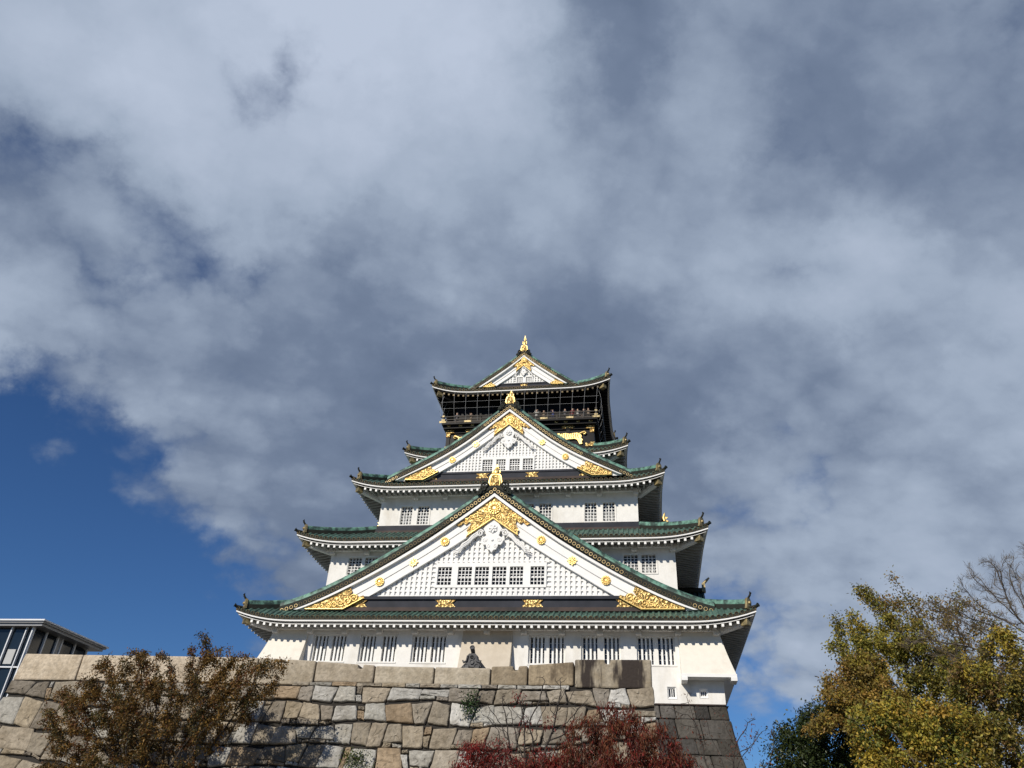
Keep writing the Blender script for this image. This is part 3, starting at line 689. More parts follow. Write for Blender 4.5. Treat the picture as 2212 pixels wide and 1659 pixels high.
    mb.prism(inn, yf-.05, yf+.02, 1)
    for sg in (-1, 1): mb.tube([(sg*wf*.30, yf-.03, zf0+h*.08), (sg*wf*.33, yf-.03, zf0+h*.5), (sg*wf*.22, yf-.03, zf0+h*.88), (0, yf-.03, zf0+h*.93)], .045*s_, 6, 0)
    mb.build('ridge_finial', ['gold', 'filigree'], GR)
    mb = MB(); H = zf2-zf1; rw = wf*.20
    mb.tube([(0, yf+.25, zf1-.02), (0, yf+.22, zf1+H*.10), (0, yf+.2, zf1+H*.22), (0, yf+.25, zf1+H*.40), (0, yf+.34, zf1+H*.62), (0, yf+.36, zf1+H*.82), (0, yf+.30, zf1+H*1.0)], [rw*1.0, rw*1.2, rw*1.15, rw*.9, rw*.6, rw*.36, rw*.10], 10, 0)
    for q in range(4): zq = zf1+H*(.3+.13*q); mb.tube([(-rw*(1.1-.2*q), yf+.27, zq), (0, yf+.16+.03*q, zq+.02), (rw*(1.1-.2*q), yf+.27, zq)], .03*s_, 5, 0)
    for sg in (-1, 1):
        mb.prism([(sg*rw*.8, zf1+H*.14), (sg*rw*1.45, zf1+H*.26), (sg*rw*1.2, zf1+H*.32), (sg*rw*1.4, zf1+H*.46), (sg*rw*.8, zf1+H*.36)], yf+.16, yf+.24, 0)
        mb.prism([(sg*rw*.4, zf1+H*.55), (sg*rw*.7, zf1+H*.64), (sg*rw*.5, zf1+H*.80), (sg*rw*.3, zf1+H*.72)], yf+.28, yf+.34, 0)
        mb.tube([(sg*rw*.5, yf+.04, zf1+H*.2), (sg*rw*.75, yf-.02, zf1+H*.28)], [.06*s_, .02*s_], 6, 0)
    mb.prism([(-rw*.35, zf1+H*.84), (0, zf1+H*1.04), (rw*.35, zf1+H*.84), (0, zf1+H*.74)], yf+.28, yf+.36, 0)
    mb.build('ridge_fish', 'gold', GR)
    # gold crest at the apex of the bargeboards
    pa = lambda x, f: D(x)-lerp(bb(abs(x)), off(abs(x)), f)
    cw = 2.35*hasmed['crest']; mb = MB()
    t0 = [(x, pa(x, .03)) for x in np.linspace(0, cw, 9)]
    f_in = lambda x: pa(x, .60)
    xs_in = np.linspace(cw*.66, 0, 8)
    edge = [(cw*.90, pa(cw*.90, .22)), (cw*.80, pa(cw*.80, .18)), (cw*.74, pa(cw*.74, .36)), (cw*.63, pa(cw*.63, .34)), (cw*.60, pa(cw*.60, .52)), (cw*.70, pa(cw*.70, .70)), (cw*.66, pa(cw*.66, .88)), (cw*.70, pa(cw*.70, 1.02))]
    inner_ = [(x, D(x)-off(x)-.02) for x in np.linspace(cw*.66, 0, 6)]
    rgt = t0+edge+inner_
    left = [(-x, z) for x, z in rgt[::-1]]
    mb.prism(rgt[:-1]+[inner_[-1]]+left[1:-1], yf+.14, yf+.3, 0)
    for sg in (-1, 1):
        mb.tube([(sg*x, yf+.12, D(x)-off(x)+.04) for x in np.linspace(0, cw*.68, 6)], .055*sc, 6, 1)
        for (fx, ff, r) in ((.20, .35, .26), (.34, .62, .22), (.46, .30, .22), (.58, .20, .15), (.52, .82, .15), (.16, .75, .2), (.72, .14, .1)):
            mb.tube(scroll(sg*cw*fx, pa(cw*fx, ff), r*sc, 1.3, sg, 0, 0, yf+.13, a0=fx*9), .032*sc, 5, 1)
    mb.build('gold_crest', ['filigree', 'gold'], G)
    # round flower on the crest
    def rosette(x, z, r, y, kind, name='medallion', mt='gold'):
        m2 = MB(); n = 12 if kind == 0 else 8
        pts = []
        for i in range(n*4):
            a = 2*PI*i/(n*4)
            rr = r*(1-.06*(1-abs(math.cos(a*n/2)))) if kind == 0 else r*(.98+.24*math.cos(a*n)*(.6+.4*math.cos(a*4)))
            pts.append((x+rr*math.cos(a), z+rr*math.sin(a)))
        m2.prism(pts, y-.05, y+.06, 0)
        for i in range(n):
            a = 2*PI*i/n; m2.tube([(x+.28*r*math.cos(a), y-.05, z+.28*r*math.sin(a)), (x+.6*r*math.cos(a), y-.08, z+.6*r*math.sin(a)), (x+.9*r*math.cos(a), y-.05, z+.9*r*math.sin(a))], [.07*r, .17*r, .13*r] if kind == 0 else [.1*r, .1*r, .05*r], 5, 0)
        m2.disc((x, y-.09, z), .24*r, (0, -1, 0), 10, 0)
        return m2.build(name, mt, G)
    zc = hasmed['zc']; rosette(0.04, zc, .40*sc, yf+.12, 0, 'crest_flower', 'gold')
    first = {}
    for (x, z, kind) in medals:
        if kind not in first:
            o = rosette(x, z, .28*sc**.6 if kind == 0 else .26*sc**.6, yf+.24, kind); first[kind] = (o, x, z)
        else:
            o, x0, z0 = first[kind]; copy_part(o, G, None, WL[o.name]+Vector(((x-x0)*SC, 0, (z-z0)*SC)))
    # gold feet of the bargeboards
    for sg in (-1, 1):
        xa, xb = hasmed['foot']; mb = MB()                    # inner and outer end
        zfl = zb1-.19*sc
        Xi = np.linspace(xb, xa+.25*(xb-xa), 9)
        up = [(x, max(D(x)-bb(x)-.03, zfl+.01)) for x in Xi]
        w = xb-xa
        dn = [(xa+.21*w, pa(xa+.21*w, .30)), (xa+.27*w, pa(xa+.27*w, .50)), (xa+.19*w, pa(xa+.19*w, .50)), (xa+.11*w, pa(xa+.11*w, .62)), (xa+.08*w, pa(xa+.08*w, .78)), (xa, pa(xa, .84)), (xa-.02*w, pa(xa-.02*w, 1.03))]
        lo = [(x, D(x)-off(x)-.02) for x in np.linspace(xa, xb, 30) if D(x)-off(x) > zfl+.02]
        xz = lo[-1][0]+.08 if lo else xa
        poly = [(sg*x, z) for x, z in up+dn+lo+[(xz, zfl), (xb, zfl)]]
        mb.prism(poly, yf+.14, yf+.3, 0)
        mb.tube([(sg*x, yf+.13, z+.04) for x, z in lo[::3]+[(xz, zfl)]], .05*sc, 6, 1); mb.tube([(sg*xz, yf+.13, zfl+.05), (sg*xb, yf+.13, zfl+.05)], .05*sc, 6, 1)
        for q in range(7):
            fx = xa+w*(.16+.11*q); ff = .72-.06*q
            mb.tube(scroll(sg*fx, max(pa(fx, ff), zfl+.2*sc), (.27-.022*q)*sc, 1.4, sg, 0, 0, yf+.12, a0=q*1.9), .034*sc, 5, 1)
        mb.build('gold_foot', ['filigree', 'gold'], G)
    # carved pendant below the crest
    gz, gh, gw = hasmed['pend']; mb = MB(); Z = lambda t: gz-gh*t
    half = [(0, Z(-.12)), (.78, Z(.30)), (.62, Z(.40)), (.52, Z(.52)), (.66, Z(.56)), (.86, Z(.60)), (.92, Z(.68)), (.84, Z(.76)), (.70, Z(.82)), (.52, Z(.80)), (.46, Z(.88)), (.34, Z(.96)), (.16, Z(.98)), (0, Z(1.06))]
    half = [(x*gw, z) for x, z in half]
    mb.prism(half+[(-x, z) for x, z in half[::-1][1:-1]], yf+.20, yf+.34, 0)
    for sg in (-1, 1):
        mb.tube(scroll(sg*gw*1.02, Z(.44), (.30*gw), 1.7, -sg, 0, 0, yf+.22, a0=.4), [.075*gw]*18+[.045*gw]*9, 6, 0)
        mb.tube(scroll(sg*gw*.62, Z(.66), .2*gw, 1.4, sg, 0, 0, yf+.195, a0=2.2), .035*gw, 6, 0)
        mb.tube(scroll(sg*gw*.28, Z(.86), .15*gw, 1.4, sg, 0, 0, yf+.195, a0=1.2), .03*gw, 6, 0)
        pr = [(1.2, .40), (1.6, .50), (2.0, .68), (2.4, .78), (2.75, .96), (3.15, 1.0)]
        for dz, rr in ((0, .075), (.06, .055), (.105, .042)):
            mb.tube([(sg*gw*a, yf+.24, min(Z(b+dz), low(gw*a)-.03-dz*.3)) for a, b in pr], [rr*gw*1.25, rr*gw*1.5, rr*gw*1.2, rr*gw*1.3, rr*gw, rr*gw*.6], 6, 0)
    m6 = []
    for q in range(6): a = PI/6+q*PI/3; m6.append((gw*.40*math.cos(a), Z(.30)+gw*.40*math.sin(a)))
    mb.prism(m6, yf+.14, yf+.22, 0)
    for q in range(6): a = q*PI/3; mb.tube([(0, yf+.14, Z(.30)), (gw*.30*math.cos(a), yf+.14, Z(.30)+gw*.30*math.sin(a))], [.06*gw, .1*gw], 5, 0)
    mb.disc((0, yf+.06, Z(.30)), .1*gw, (0, -1, 0), 8, 0, None, .12); mb.disc((0, yf+.13, Z(.66)), .1*gw, (0, -1, 0), 8, 0)
    mb.build('pendant_carving', 'carve', G)
    return G

G1 = gable(-7.87, [(0, 5.74), (2.4, 3.9), (4.23, 2.62), (5.92, 1.47), (7.47, .47), (8.97, -.38), (10.6, -1.17), (11.83, -1.72), (12.9, -2.03)], 12.95,
           interp([(0, 1.95), (3.4, 1.74), (5.4, 1.62), (13, 1.50)]), interp([(0, .25), (4.2, .31), (8.7, .19), (13, .12)]), interp([(0, .48), (4.2, .52), (8.7, .34), (13, .24)]), -3.8, -1.10, -1.74, 7.72, .57,
           [(-3.30, -2.43), (-2.03, -1.17), (-.97, -.12), (.10, .95), (1.17, 1.98), (2.43, 3.26)], (-.33, .79), .14, 1.0,
           [(-3.0, 2.37, 0), (3.05, 2.37, 0), (-4.87, 1.06, 1), (4.95, 1.05, 1), (-6.86, -.17, 0), (6.93, -.17, 0)], (5.90, 6.82, 7.64, 1.0),
           [(-2.6, 1.24, 0), (2.64, 1.24, 0), (-8.1, 1.25, -1), (8.1, 1.25, 1)], {'crest': 1.0, 'zc': 4.48, 'foot': (7.72, 11.3), 'pend': (3.76, 2.03, .76)})
G2 = gable(-4.40, [(0, 14.03), (2.33, 12.08), (3.5, 11.1), (4.6, 10.4), (5.45, 9.86), (6.95, 9.02), (8.5, 8.2)], 8.6,
           interp([(0, 1.45), (2, 1.32), (5, 1.24), (9, 1.15)]), interp([(0, .20), (3, .25), (6, .16), (9, .1)]), interp([(0, .40), (3, .42), (6, .30), (9, .2)]), .0, 8.98, 8.46, 4.95, .55,
           [(-1.81, -1.10), (-.82, -.16), (.14, .85), (1.09, 1.79)], (9.05, 9.92), .12, .76,
           [(-2.36, 11.1, 1), (2.44, 11.1, 1), (-4.0, 9.89, 0), (4.1, 9.88, 0)], (14.20, 14.93, 15.57, .80),
           [(-1.76, .93, 0), (1.76, .93, 0), (-5.45, .85, -1), (5.45, .85, 1)], {'crest': .66, 'zc': 12.93, 'foot': (4.95, 7.3), 'pend': (12.43, 1.68, .60)})
G3 = gable(.50, [(0, 22.29), (2.06, 20.5), (3.2, 19.63), (4.07, 18.99), (4.6, 18.62)], 4.65,
           interp([(0, 1.15), (2, 1.08), (5, 1.0)]), interp([(0, .16), (3, .18), (5, .1)]), interp([(0, .32), (3, .34), (5, .22)]), 8.0, 19.52, 19.22, 2.35, .5,
           [(-.55, -.06), (.21, .70)], (19.58, 20.10), .08, .58,
           [], (22.48, 23.12, 24.32, .66),
           [(0.05, .62, 0), (-2.75, .5, -1), (2.75, .5, 1)], {'crest': .38, 'zc': 21.66, 'foot': (2.3, 3.75), 'pend': (21.25, 1.06, .27)})
# ---- black top storey with balcony
mb = MB(); mb.box(-5.8, 5.8, .10, 7.4, 12.3, 14.95)
for x in (-5.7, -3.85, -1.95, 0, 1.95, 3.85, 5.7): mb.box(x-.14, x+.14, .03, .12, 12.5, 14.75)
mb.box(-5.86, 5.86, -.02, .1, 14.45, 14.72); mb.box(-5.86, 5.86, .0, .1, 12.75, 13.0)
mb.box(-6.05, 6.05, -.36, .1, 14.72, 14.95)
S5 = mb.build('storey_wall', 'black', castle)
mb = MB()
for x in (-5.62, -4.66, -3.7, 3.7, 4.66, 5.62, 2.98, -2.98): mb.box(x-.14, x+.14, -.42, -.34, 14.82, 14.97)
for sx in (-1, 1):
    mb.prism([(sx*5.88, 14.46), (sx*5.88, 14.72), (sx*5.2, 14.72), (sx*5.32, 14.59), (sx*5.2, 14.46)], -.06, -.01)
    mb.box(sx*5.7-.16, sx*5.7+.16, -.03, .03, 14.12, 14.42); mb.prism([(sx*5.88, 12.9), (sx*5.88, 13.25), (sx*5.55, 13.25), (sx*5.55, 13.12), (sx*5.2, 13.18), (sx*5.2, 12.9)], -.06, .03)
    mb.prism([(sx*3.3, 14.62), (sx*3.45, 14.5), (sx*3.83, 14.54), (sx*4.2, 14.5), (sx*4.35, 14.62), (sx*4.2, 14.74), (sx*3.83, 14.70), (sx*3.45, 14.74)], -.08, -.01)
mb.build('gold_fittings', 'filigree', S5)
for sx in (-1, 1):                                         # golden tigers walking towards the middle
    mb = MB(); T = lambda x, z: (sx*(2.82+x*.86), 13.12+(z-13.2)*.88)
    mb.prism([T(*p) for p in ((0, 14.02), (.12, 14.22), (.35, 14.30), (.55, 14.22), (.95, 14.30), (1.35, 14.22), (1.7, 14.28), (2.05, 14.30), (2.30, 14.20), (2.42, 13.98), (2.36, 13.78), (2.52, 13.62), (2.42, 13.42), (2.48, 13.20), (2.22, 13.18), (2.14, 13.40), (2.02, 13.62), (1.78, 13.72), (1.3, 13.70), (1.0, 13.66), (.92, 13.40), (.98, 13.18), (.74, 13.16), (.70, 13.40), (.62, 13.68), (.40, 13.62), (.22, 13.74), (.05, 13.82))], -.05, .03)
    mb.tube([(T(a, b)[0], -.02, T(a, b)[1]) for a, b in ((2.2, 14.18), (2.45, 14.32), (2.68, 14.42), (2.80, 14.28), (2.70, 14.16), (2.56, 14.18))], [.09, .08, .08, .07, .06, .03], 7, 0)
    for q in range(9): x = .5+.2*q; mb.tube([(T(x, 14.24)[0], -.055, T(x, 14.24)[1]), (T(x-.05, 14.0)[0], -.06, T(x, 14.0)[1]), (T(x+.03, 13.78)[0], -.055, T(x, 13.78)[1])], .036, 5, 1)
    mb.tube([(T(.17, 14.1)[0], -.06, T(0, 14.1)[1]), (T(.3, 14)[0], -.08, T(0, 14.02)[1]), (T(.17, 14)[0], -.06, T(0, 13.92)[1])], .08, 6, 0)
    mb.build('tiger_relief', ['gold', 'oldgold'], S5)
mb = MB(); mb.box(-6.15, 6.15, -.62, 8.2, 14.95, 15.06)
BAL = mb.build('balcony', 'black', castle)
mb = MB()
zr = (15.10, 15.36, 15.62)
for z, t in zip(zr, (.06, .035, .035)):
    mb.box(-6.3 if z > 15.5 else -6.12, 6.3 if z > 15.5 else 6.12, -.60, -.52, z, z+2*t)
    for sx in (-1, 1): mb.box(sx*6.06-.04, sx*6.06+.04, -.515, 8.1, z, z+2*t)
for k in range(13):
    x = -6.06+1.01*k; mb.box(x-.06, x+.06, -.625, -.505, 15.05, 15.44 if k % 12 else 15.9)
for sx in (-1, 1): mb.tube([(sx*6.06, -.565, 15.88), (sx*6.06, -.565, 15.96), (sx*6.06, -.565, 16.04)], [.11, .10, .02], 8, 0)
RL = mb.build('railing', 'rail', BAL)
mb = MB()
for k in range(7):
    x = -6.06+2.02*k; mb.prism([(x-.32, 15.07), (x+.32, 15.07), (x+.24, 15.15), (x+.32, 15.23), (x-.32, 15.23), (x-.24, 15.15)], -.66, -.63)
for sx in (-1, 1): mb.box(sx*6.06-.13, sx*6.06+.13, -.66, -.63, 15.26, 15.40); mb.box(sx*6.06-.1, sx*6.06+.1, -.65, -.63, 15.62, 15.75)
mb.build('rail_fittings', 'oldgold', RL)
mb = MB(); mb.box(-5.35, 5.35, .95, 7.6, 15.05, 18.2)
for k in range(12): x = -5.35+.973*k; mb.box(x-.08, x+.08, .88, .96, 15.05, 18.1)
mb.box(-5.4, 5.4, .90, .96, 16.9, 17.02)
mb.build('lookout_room', 'black', castle)
# wire net from the balcony up to the eaves
mb = MB()
def netp(x, t): return (x*(1+.03*t), -.66-.28*math.sin(PI*t*.9)-.10*t, 15.15+2.62*t)
for k in range(14):
    x = -6.05+.93*k
    mb.tube([netp(x, t) for t in np.linspace(0, 1, 6)], .0075, 4, 0, False)
for t in (.40, .62): mb.tube([netp(x, t) for x in np.linspace(-6.2, 6.2, 8)], .0065, 4, 0, False)
for sx in (-1, 1):
    for q in range(9):
        y = -.4+1.0*q; mb.tube([(sx*(6.1+.3*math.sin(PI*t)+.15*t), y, 15.15+2.62*t) for t in np.linspace(0, 1, 6)], .0075, 4, 0, False)
    for t in (.40, .62): mb.tube([(sx*(6.1+.3*math.sin(PI*t)+.15*t), y, 15.15+2.62*t) for y in (-.7, 8)], .0065, 4, 0, False)
mb.build('safety_net', 'wire', BAL)

# ---- gables on the right and left flanks, seen edge on
def side_gable(sx, xo, xi, yc, za, zf, hw, fish):
    mb = MB(); n = 12; Y = np.linspace(-hw, hw, 2*n+1)
    prof = lambda y: za-(za-zf)*(abs(y)/hw)**.88
    mb.grid([[(sx*x, yc+y, prof(y)) for y in Y] for x in np.linspace(xi, xo, 6)], 0, True)
    for q in range(12):
        x = xo-.1-.3*q
        if x > xi: mb.tube([(sx*x, yc+y, prof(y)+.03) for y in Y[::2]], .085, 6, 0)
    mb.grid([[(sx*xo, yc+y, prof(y)+d) for y in Y] for d in (.05, -.2)], 1)
    mb.tube([(sx*xi, yc, za+.12), (sx*xo, yc, za+.12)], .2, 8, 1)
    G = mb.build('side_gable', ['tile', 'bronze'], castle)
    w = MB(); xw = sx*(xo-.5); w.face([(xw, yc-hw*.95, zf)]+[(xw, yc+y, prof(y)-.05) for y in Y]+[(xw, yc+hw*.95, zf)]); w.build('gable_wall', 'white', G)
    b = MB(); b.grid([[(sx*(xo-.1), yc+y, prof(y)-d) for y in Y] for d in (.2, .9)], 0); b.build('bargeboard', 'white', G)
    f = MB(); X = sx*xo
    f.hexa([(X-.12, yc-.22, za), (X+.12, yc-.22, za), (X+.12, yc+.22, za), (X-.12, yc+.22, za), (X-.10, yc-.15, za+.62), (X+.10, yc-.15, za+.62), (X+.10, yc+.15, za+.62), (X-.10, yc+.15, za+.62)])
    if fish: f.tube([(X, yc, za+.55), (X+sx*.02, yc, za+.85), (X-sx*.03, yc, za+1.2), (X+sx*.06, yc, za+1.6)], [.17, .19, .14, .04], 8, 0); f.prism([(X, za+.8), (X+sx*.32, za+.95), (X+sx*.1, za+1.05), (X+sx*.28, za+1.25), (X-sx*.1, za+1.3)], yc-.06, yc+.06)
    else: f.tube([(X, yc, za+.6), (X+sx*.15, yc, za+.75), (X+sx*.42, yc, za+1.02)], [.09, .1, .06], 8, 0)
    f.build('ridge_finial', 'gold' if fish else 'oldgold', G)
for sx in (-1, 1):
    side_gable(sx, 13.15, 10.9, 1.6, 2.1, -1.2, 3.6, False)
    side_gable(sx, 10.78, 8.9, 1.7, 6.45, 3.6, 3.6, True)

# ================================================================== stone base of the tower
base = tag(empty('stone_base', (0, 0, -16.46)), 'dark grey battered stone base of cut blocks carrying the white tower', 'stone base')
def boff(h): return .13*h+.026*h*h
rs = random.Random(4)
def stone_block(mb, P, out, r, bulge=.06, jit=.03, gap=.02):
    """a dressed block: quad P (ccw seen from outside) pushed out along `out`, with a worn rounded edge"""
    P = [Vector(p)+Vector((r.uniform(-1, 1)*jit*1.3, 0, r.uniform(-1, 1)*jit*1.3)) for p in P]; c = sum(P, Vector())/4; out = Vector(out).normalized()
    n = 5; ring = []
    for k in range(4):
        a, b = P[k], P[(k+1) % 4]
        for q in range(n):
            t = q/n; p = a.lerp(b, t); d = (c-p); e = min(1.0, gap/max(d.length, .01)); p = p+d*e
            if q == 0: p = p+d*.025
            ring.append(p+Vector((r.uniform(-jit, jit)*.5, 0, r.uniform(-jit, jit)*.5)))
    rings = [[p-out*.14 for p in ring], [p+out*.0 for p in ring]]
    f1 = [p+(c-p)*.045+out*bulge*.62 for p in ring]; f2 = [p+(c-p)*.15+out*(bulge*.95+r.uniform(-.012, .012)) for p in ring]; f3 = [p+(c-p)*.6+out*(bulge+r.uniform(-.02, .025)) for p in ring]
    rings += [f1, f2, f3]
    mb.grid(rings, 0, False, True); mb.face([p for p in f3], 0, False)
mb = MB()
z = -6.90; zb = -16.46
front = lambda x, h: (x, YW-.05-boff(h))
mb.tint = (.09, .08, .075)
n = 14
for (sx, sy) in ((0, -1), (-1, 0), (1, 0)):
    P = []
    for i in range(n+1):
        h = (-6.93-zb)*i/n; o = boff(h)-.12; zz = -6.93-h
        if sy: P.append([(-13.08-o, YW-o, zz), (13.08+o, YW-o, zz)])
        else: P.append([(sx*(13.08+o), YW-o, zz), (sx*(13.08+o), 8+o, zz)])
    mb.grid(P, 1)
mb.face([(-13.2, YW-.1, -6.95), (13.2, YW-.1, -6.95), (13.2, 8, -6.95), (-13.2, 8, -6.95)], 1)
zt = -6.92
row = 0
while zt > zb+.3:
    hh = rs.uniform(.60, 1.05) if row else .72; zl = max(zt-hh, zb); h0, h1 = -6.9-zt, -6.9-zl
    X0, X1 = 13.08+boff(h0), 13.08+boff(h1)
    xs = [1.0]; big = row % 2
    while xs[0] > -1: break
    cuts = []; x = X0-.02
    x = 1.0; first_w = 1.55 if big else .95
    cuts = [1.0]; u = -rs.uniform(0, .8)
    # work from the right-hand corner leftwards
    L_ = [1.0]; acc_ = 0
    while acc_ < 14: acc_ += (first_w if len(L_) == 1 else rs.uniform(.6, 1.7)); L_.append(1-acc_/X0)
    for a, b in zip(L_[1:], L_[:-1]):
        k = rs.uniform(.42, 1.2); warm = rs.uniform(-.02, .03)
        mb.tint = (.115*k+warm*.3, .106*k+warm*.2, .095*k)
        j0, j1 = rs.uniform(-.003, .003), rs.uniform(-.003, .003)
        stone_block(mb, [(a*X1+j0, YW-boff(h1), zl), (b*X1, YW-boff(h1), zl), (b*X0, YW-boff(h0), zt), (a*X0+j1, YW-boff(h0), zt)], (0, -1, .15), rs, .035, .014, .014)
    y = YW-boff(h0)
    while y < 7.5:
        wd = rs.uniform(.9, 1.5); k = rs.uniform(.42, 1.2); mb.tint = (.115*k, .106*k, .095*k)
        stone_block(mb, [(X1, y, zl), (X1, y+wd, zl), (X0, y+wd, zt), (X0, y, zt)], (1, 0, .15), rs, .035, .014, .014); y += wd
    zt = zl; row += 1
mb.build('base_masonry', ['basestone', 'joint'], base, tint=True)

# ================================================================== stone wall in front (retaining wall of the forecourt)
fw = tag(empty('stone_wall', (0, -24, -16.46)), 'tall retaining wall of pale irregular granite blocks in front of the tower', 'stone wall')
rw = random.Random(11)
YF, XL, XR, XM = -24.0, -15.0, 9.24, -9.0
def bat(z): h = -8.6-z; return .085*h+.016*h*h if h > 0 else 0
def crs(k, x):                                             # height of the k-th joint line; joints lift towards both ends
    if x < XM+.01: return -9.60-1.0*(k+1)+.10*(XM-x)+.05*math.sin(x*1.7+k*2.3)-.12
    zc = -10.16-.74*k
    up = .0
    if x > 3: up += .024*(min(k, 2.2)+.2)*(x-3)**1.2
    return zc+up+.05*math.sin(x*1.3+k*2.1)+.05*math.sin(x*.63+k*1.1)
def wp(x, z, o=0.0):                                       # point on the battered face
    t = (x-XL)/(XR-XL); b = bat(z)
    return (x+(-b if t < .02 else b*.35 if t > .98 else -b*(1-t)*1.0+b*.35*t), YF-b-o, z)
mb = MB(); mb.tint = (.05, .045, .04)
zz = np.linspace(-8.95, -16.46, 12)
mb.grid([[wp(x, z, -.08) for x in np.linspace(XL+.1, XR-.04, 10)] for z in zz], 1)
mb.grid([[(wp(XL, z)[0]+.1, y, z) for y in (YF-bat(z)+.1, -9)] for z in zz], 1); mb.grid([[(wp(XR, z)[0]-.06, y, z) for y in (YF-bat(z)+.1, -9)] for z in zz], 1)
mb.face([(XL, YF+.2, -9.5), (XR-.1, YF+.2, -9.5), (XR-.1, -9, -9.5), (XL, -9, -9.5)], 2)
PAL = [(.44, .43, .39), (.40, .385, .345), (.52, .51, .48), (.36, .31, .24), (.40, .345, .265), (.32, .28, .22), (.44, .43, .40), (.48, .47, .44), (.36, .305, .225), (.25, .22, .18), (.38, .34, .28), (.30, .27, .23), (.35, .27, .185), (.37, .32, .25), (.34, .30, .24)]
def tone(): 
    c = rw.choice(PAL); k = rw.uniform(.85, 1.12); return tuple(q*k for q in c)
for k in range(-1, 10):
  for X0_, X1_, wf_ in ((XL, XM, 1.35), (XM+.02, XR, 1.0)):
    x = X0_; xs = [X0_]
    while xs[-1] < X1_-.6*wf_: xs.append(xs[-1]+rw.choice((.55, .7, .8, .9, 1.05))*rw.uniform(.9, 1.12)*wf_)
    if X1_-xs[-1] < .4*wf_: xs.pop()
    xs.append(X1_)
    sl = [0]+[rw.uniform(-.11, .11) for _ in xs[1:-1]]+[0]
    for i in range(len(xs)-1):
        tz = (lambda x: -9.60+.006*max(0, -4-x)**1.6+.02*max(0, x-4)) if k < 0 else (lambda x, k=k: crs(k, x))
        if k < 0: continue
        t = lambda x: (crs(k-1, x) if k > 0 else -9.60+.03*max(0, x-5))
        a0, a1, b0, b1 = xs[i]+sl[i], xs[i+1]+sl[i+1], xs[i]-sl[i], xs[i+1]-sl[i+1]
        zt0, zt1, zb0, zb1 = t(b0), t(b1), crs(k, a0), crs(k, a1)
        if zb0 < -16.4: continue
        zt0 -= rw.uniform(0, .08); zt1 -= rw.uniform(0, .08); zb0 += rw.uniform(0, .07); zb1 += rw.uniform(0, .07)
        mb.tint = tone(); m_ = (0, -1, .2)
        kind = rw.random()
        if x < 99 and kind < .16 and xs[i+1]-xs[i] > .8:  # a narrow upright sliver beside the block
            f = .80
            stone_block(mb, [wp(a0, zb0), wp(lerp(a0, a1, f), lerp(zb0, zb1, f)), wp(lerp(b0, b1, f-.06), lerp(zt0, zt1, f)), wp(b0, zt0)], m_, rw, .045, .028, .012)
            mb.tint = tone(); g = rw.uniform(.1, .3)
            stone_block(mb, [wp(lerp(a0, a1, f+.01), zb1), wp(a1, zb1), wp(b1, zt1-g), wp(lerp(b0, b1, f-.04), zt1-g)], m_, rw, .04, .02, .02)
            mb.tint = tone()
            stone_block(mb, [wp(lerp(b0, b1, f-.03), zt1-g+.02), wp(b1, zt1-g+.02), wp(b1, zt1), wp(lerp(b0, b1, f-.03), zt1)], m_, rw, .03, .02, .02)
        elif kind < .36:                                   # a low filler under the block
            g = rw.uniform(.09, .2)
            stone_block(mb, [wp(a0, zb0+g), wp(a1, zb1+g*rw.uniform(.6, 1)), wp(b1, zt1), wp(b0, zt0)], m_, rw, .045, .028, .012)
            cut = rw.uniform(.35, .65)
            mb.tint = tone(); stone_block(mb, [wp(a0, zb0), wp(lerp(a0, a1, cut), zb0), wp(lerp(a0, a1, cut), zb0+g), wp(a0, zb0+g)], m_, rw, .04, .02, .02)
            mb.tint = tone(); stone_block(mb, [wp(lerp(a0, a1, cut), zb0), wp(a1, zb1), wp(a1, zb1+g*.6), wp(lerp(a0, a1, cut), zb0+g*.9)], m_, rw, .04, .02, .02)
        else:
            stone_block(mb, [wp(a0, zb0), wp(a1, zb1), wp(b1, zt1), wp(b0, zt0)], m_, rw, .05, .028, .012)
mb.build('wall_masonry', ['stone', 'joint', 'ground'], fw, tint=True)
# thin chips under the coping
mb = MB(); x = -3.6
while x < 6.2:
    w_ = rw.uniform(.5, .95); mb.tint = tone(); z = -9.60+.03*max(0, x-5)
    stone_block(mb, [wp(x, z-.02), wp(x+w_, z-.02), wp(x+w_, z+.11), wp(x, z+.11)], (0, -1, 0), rw, .04, .01, .01); x += w_
mb.build('wedge_stones', 'stone', fw, tint=True)
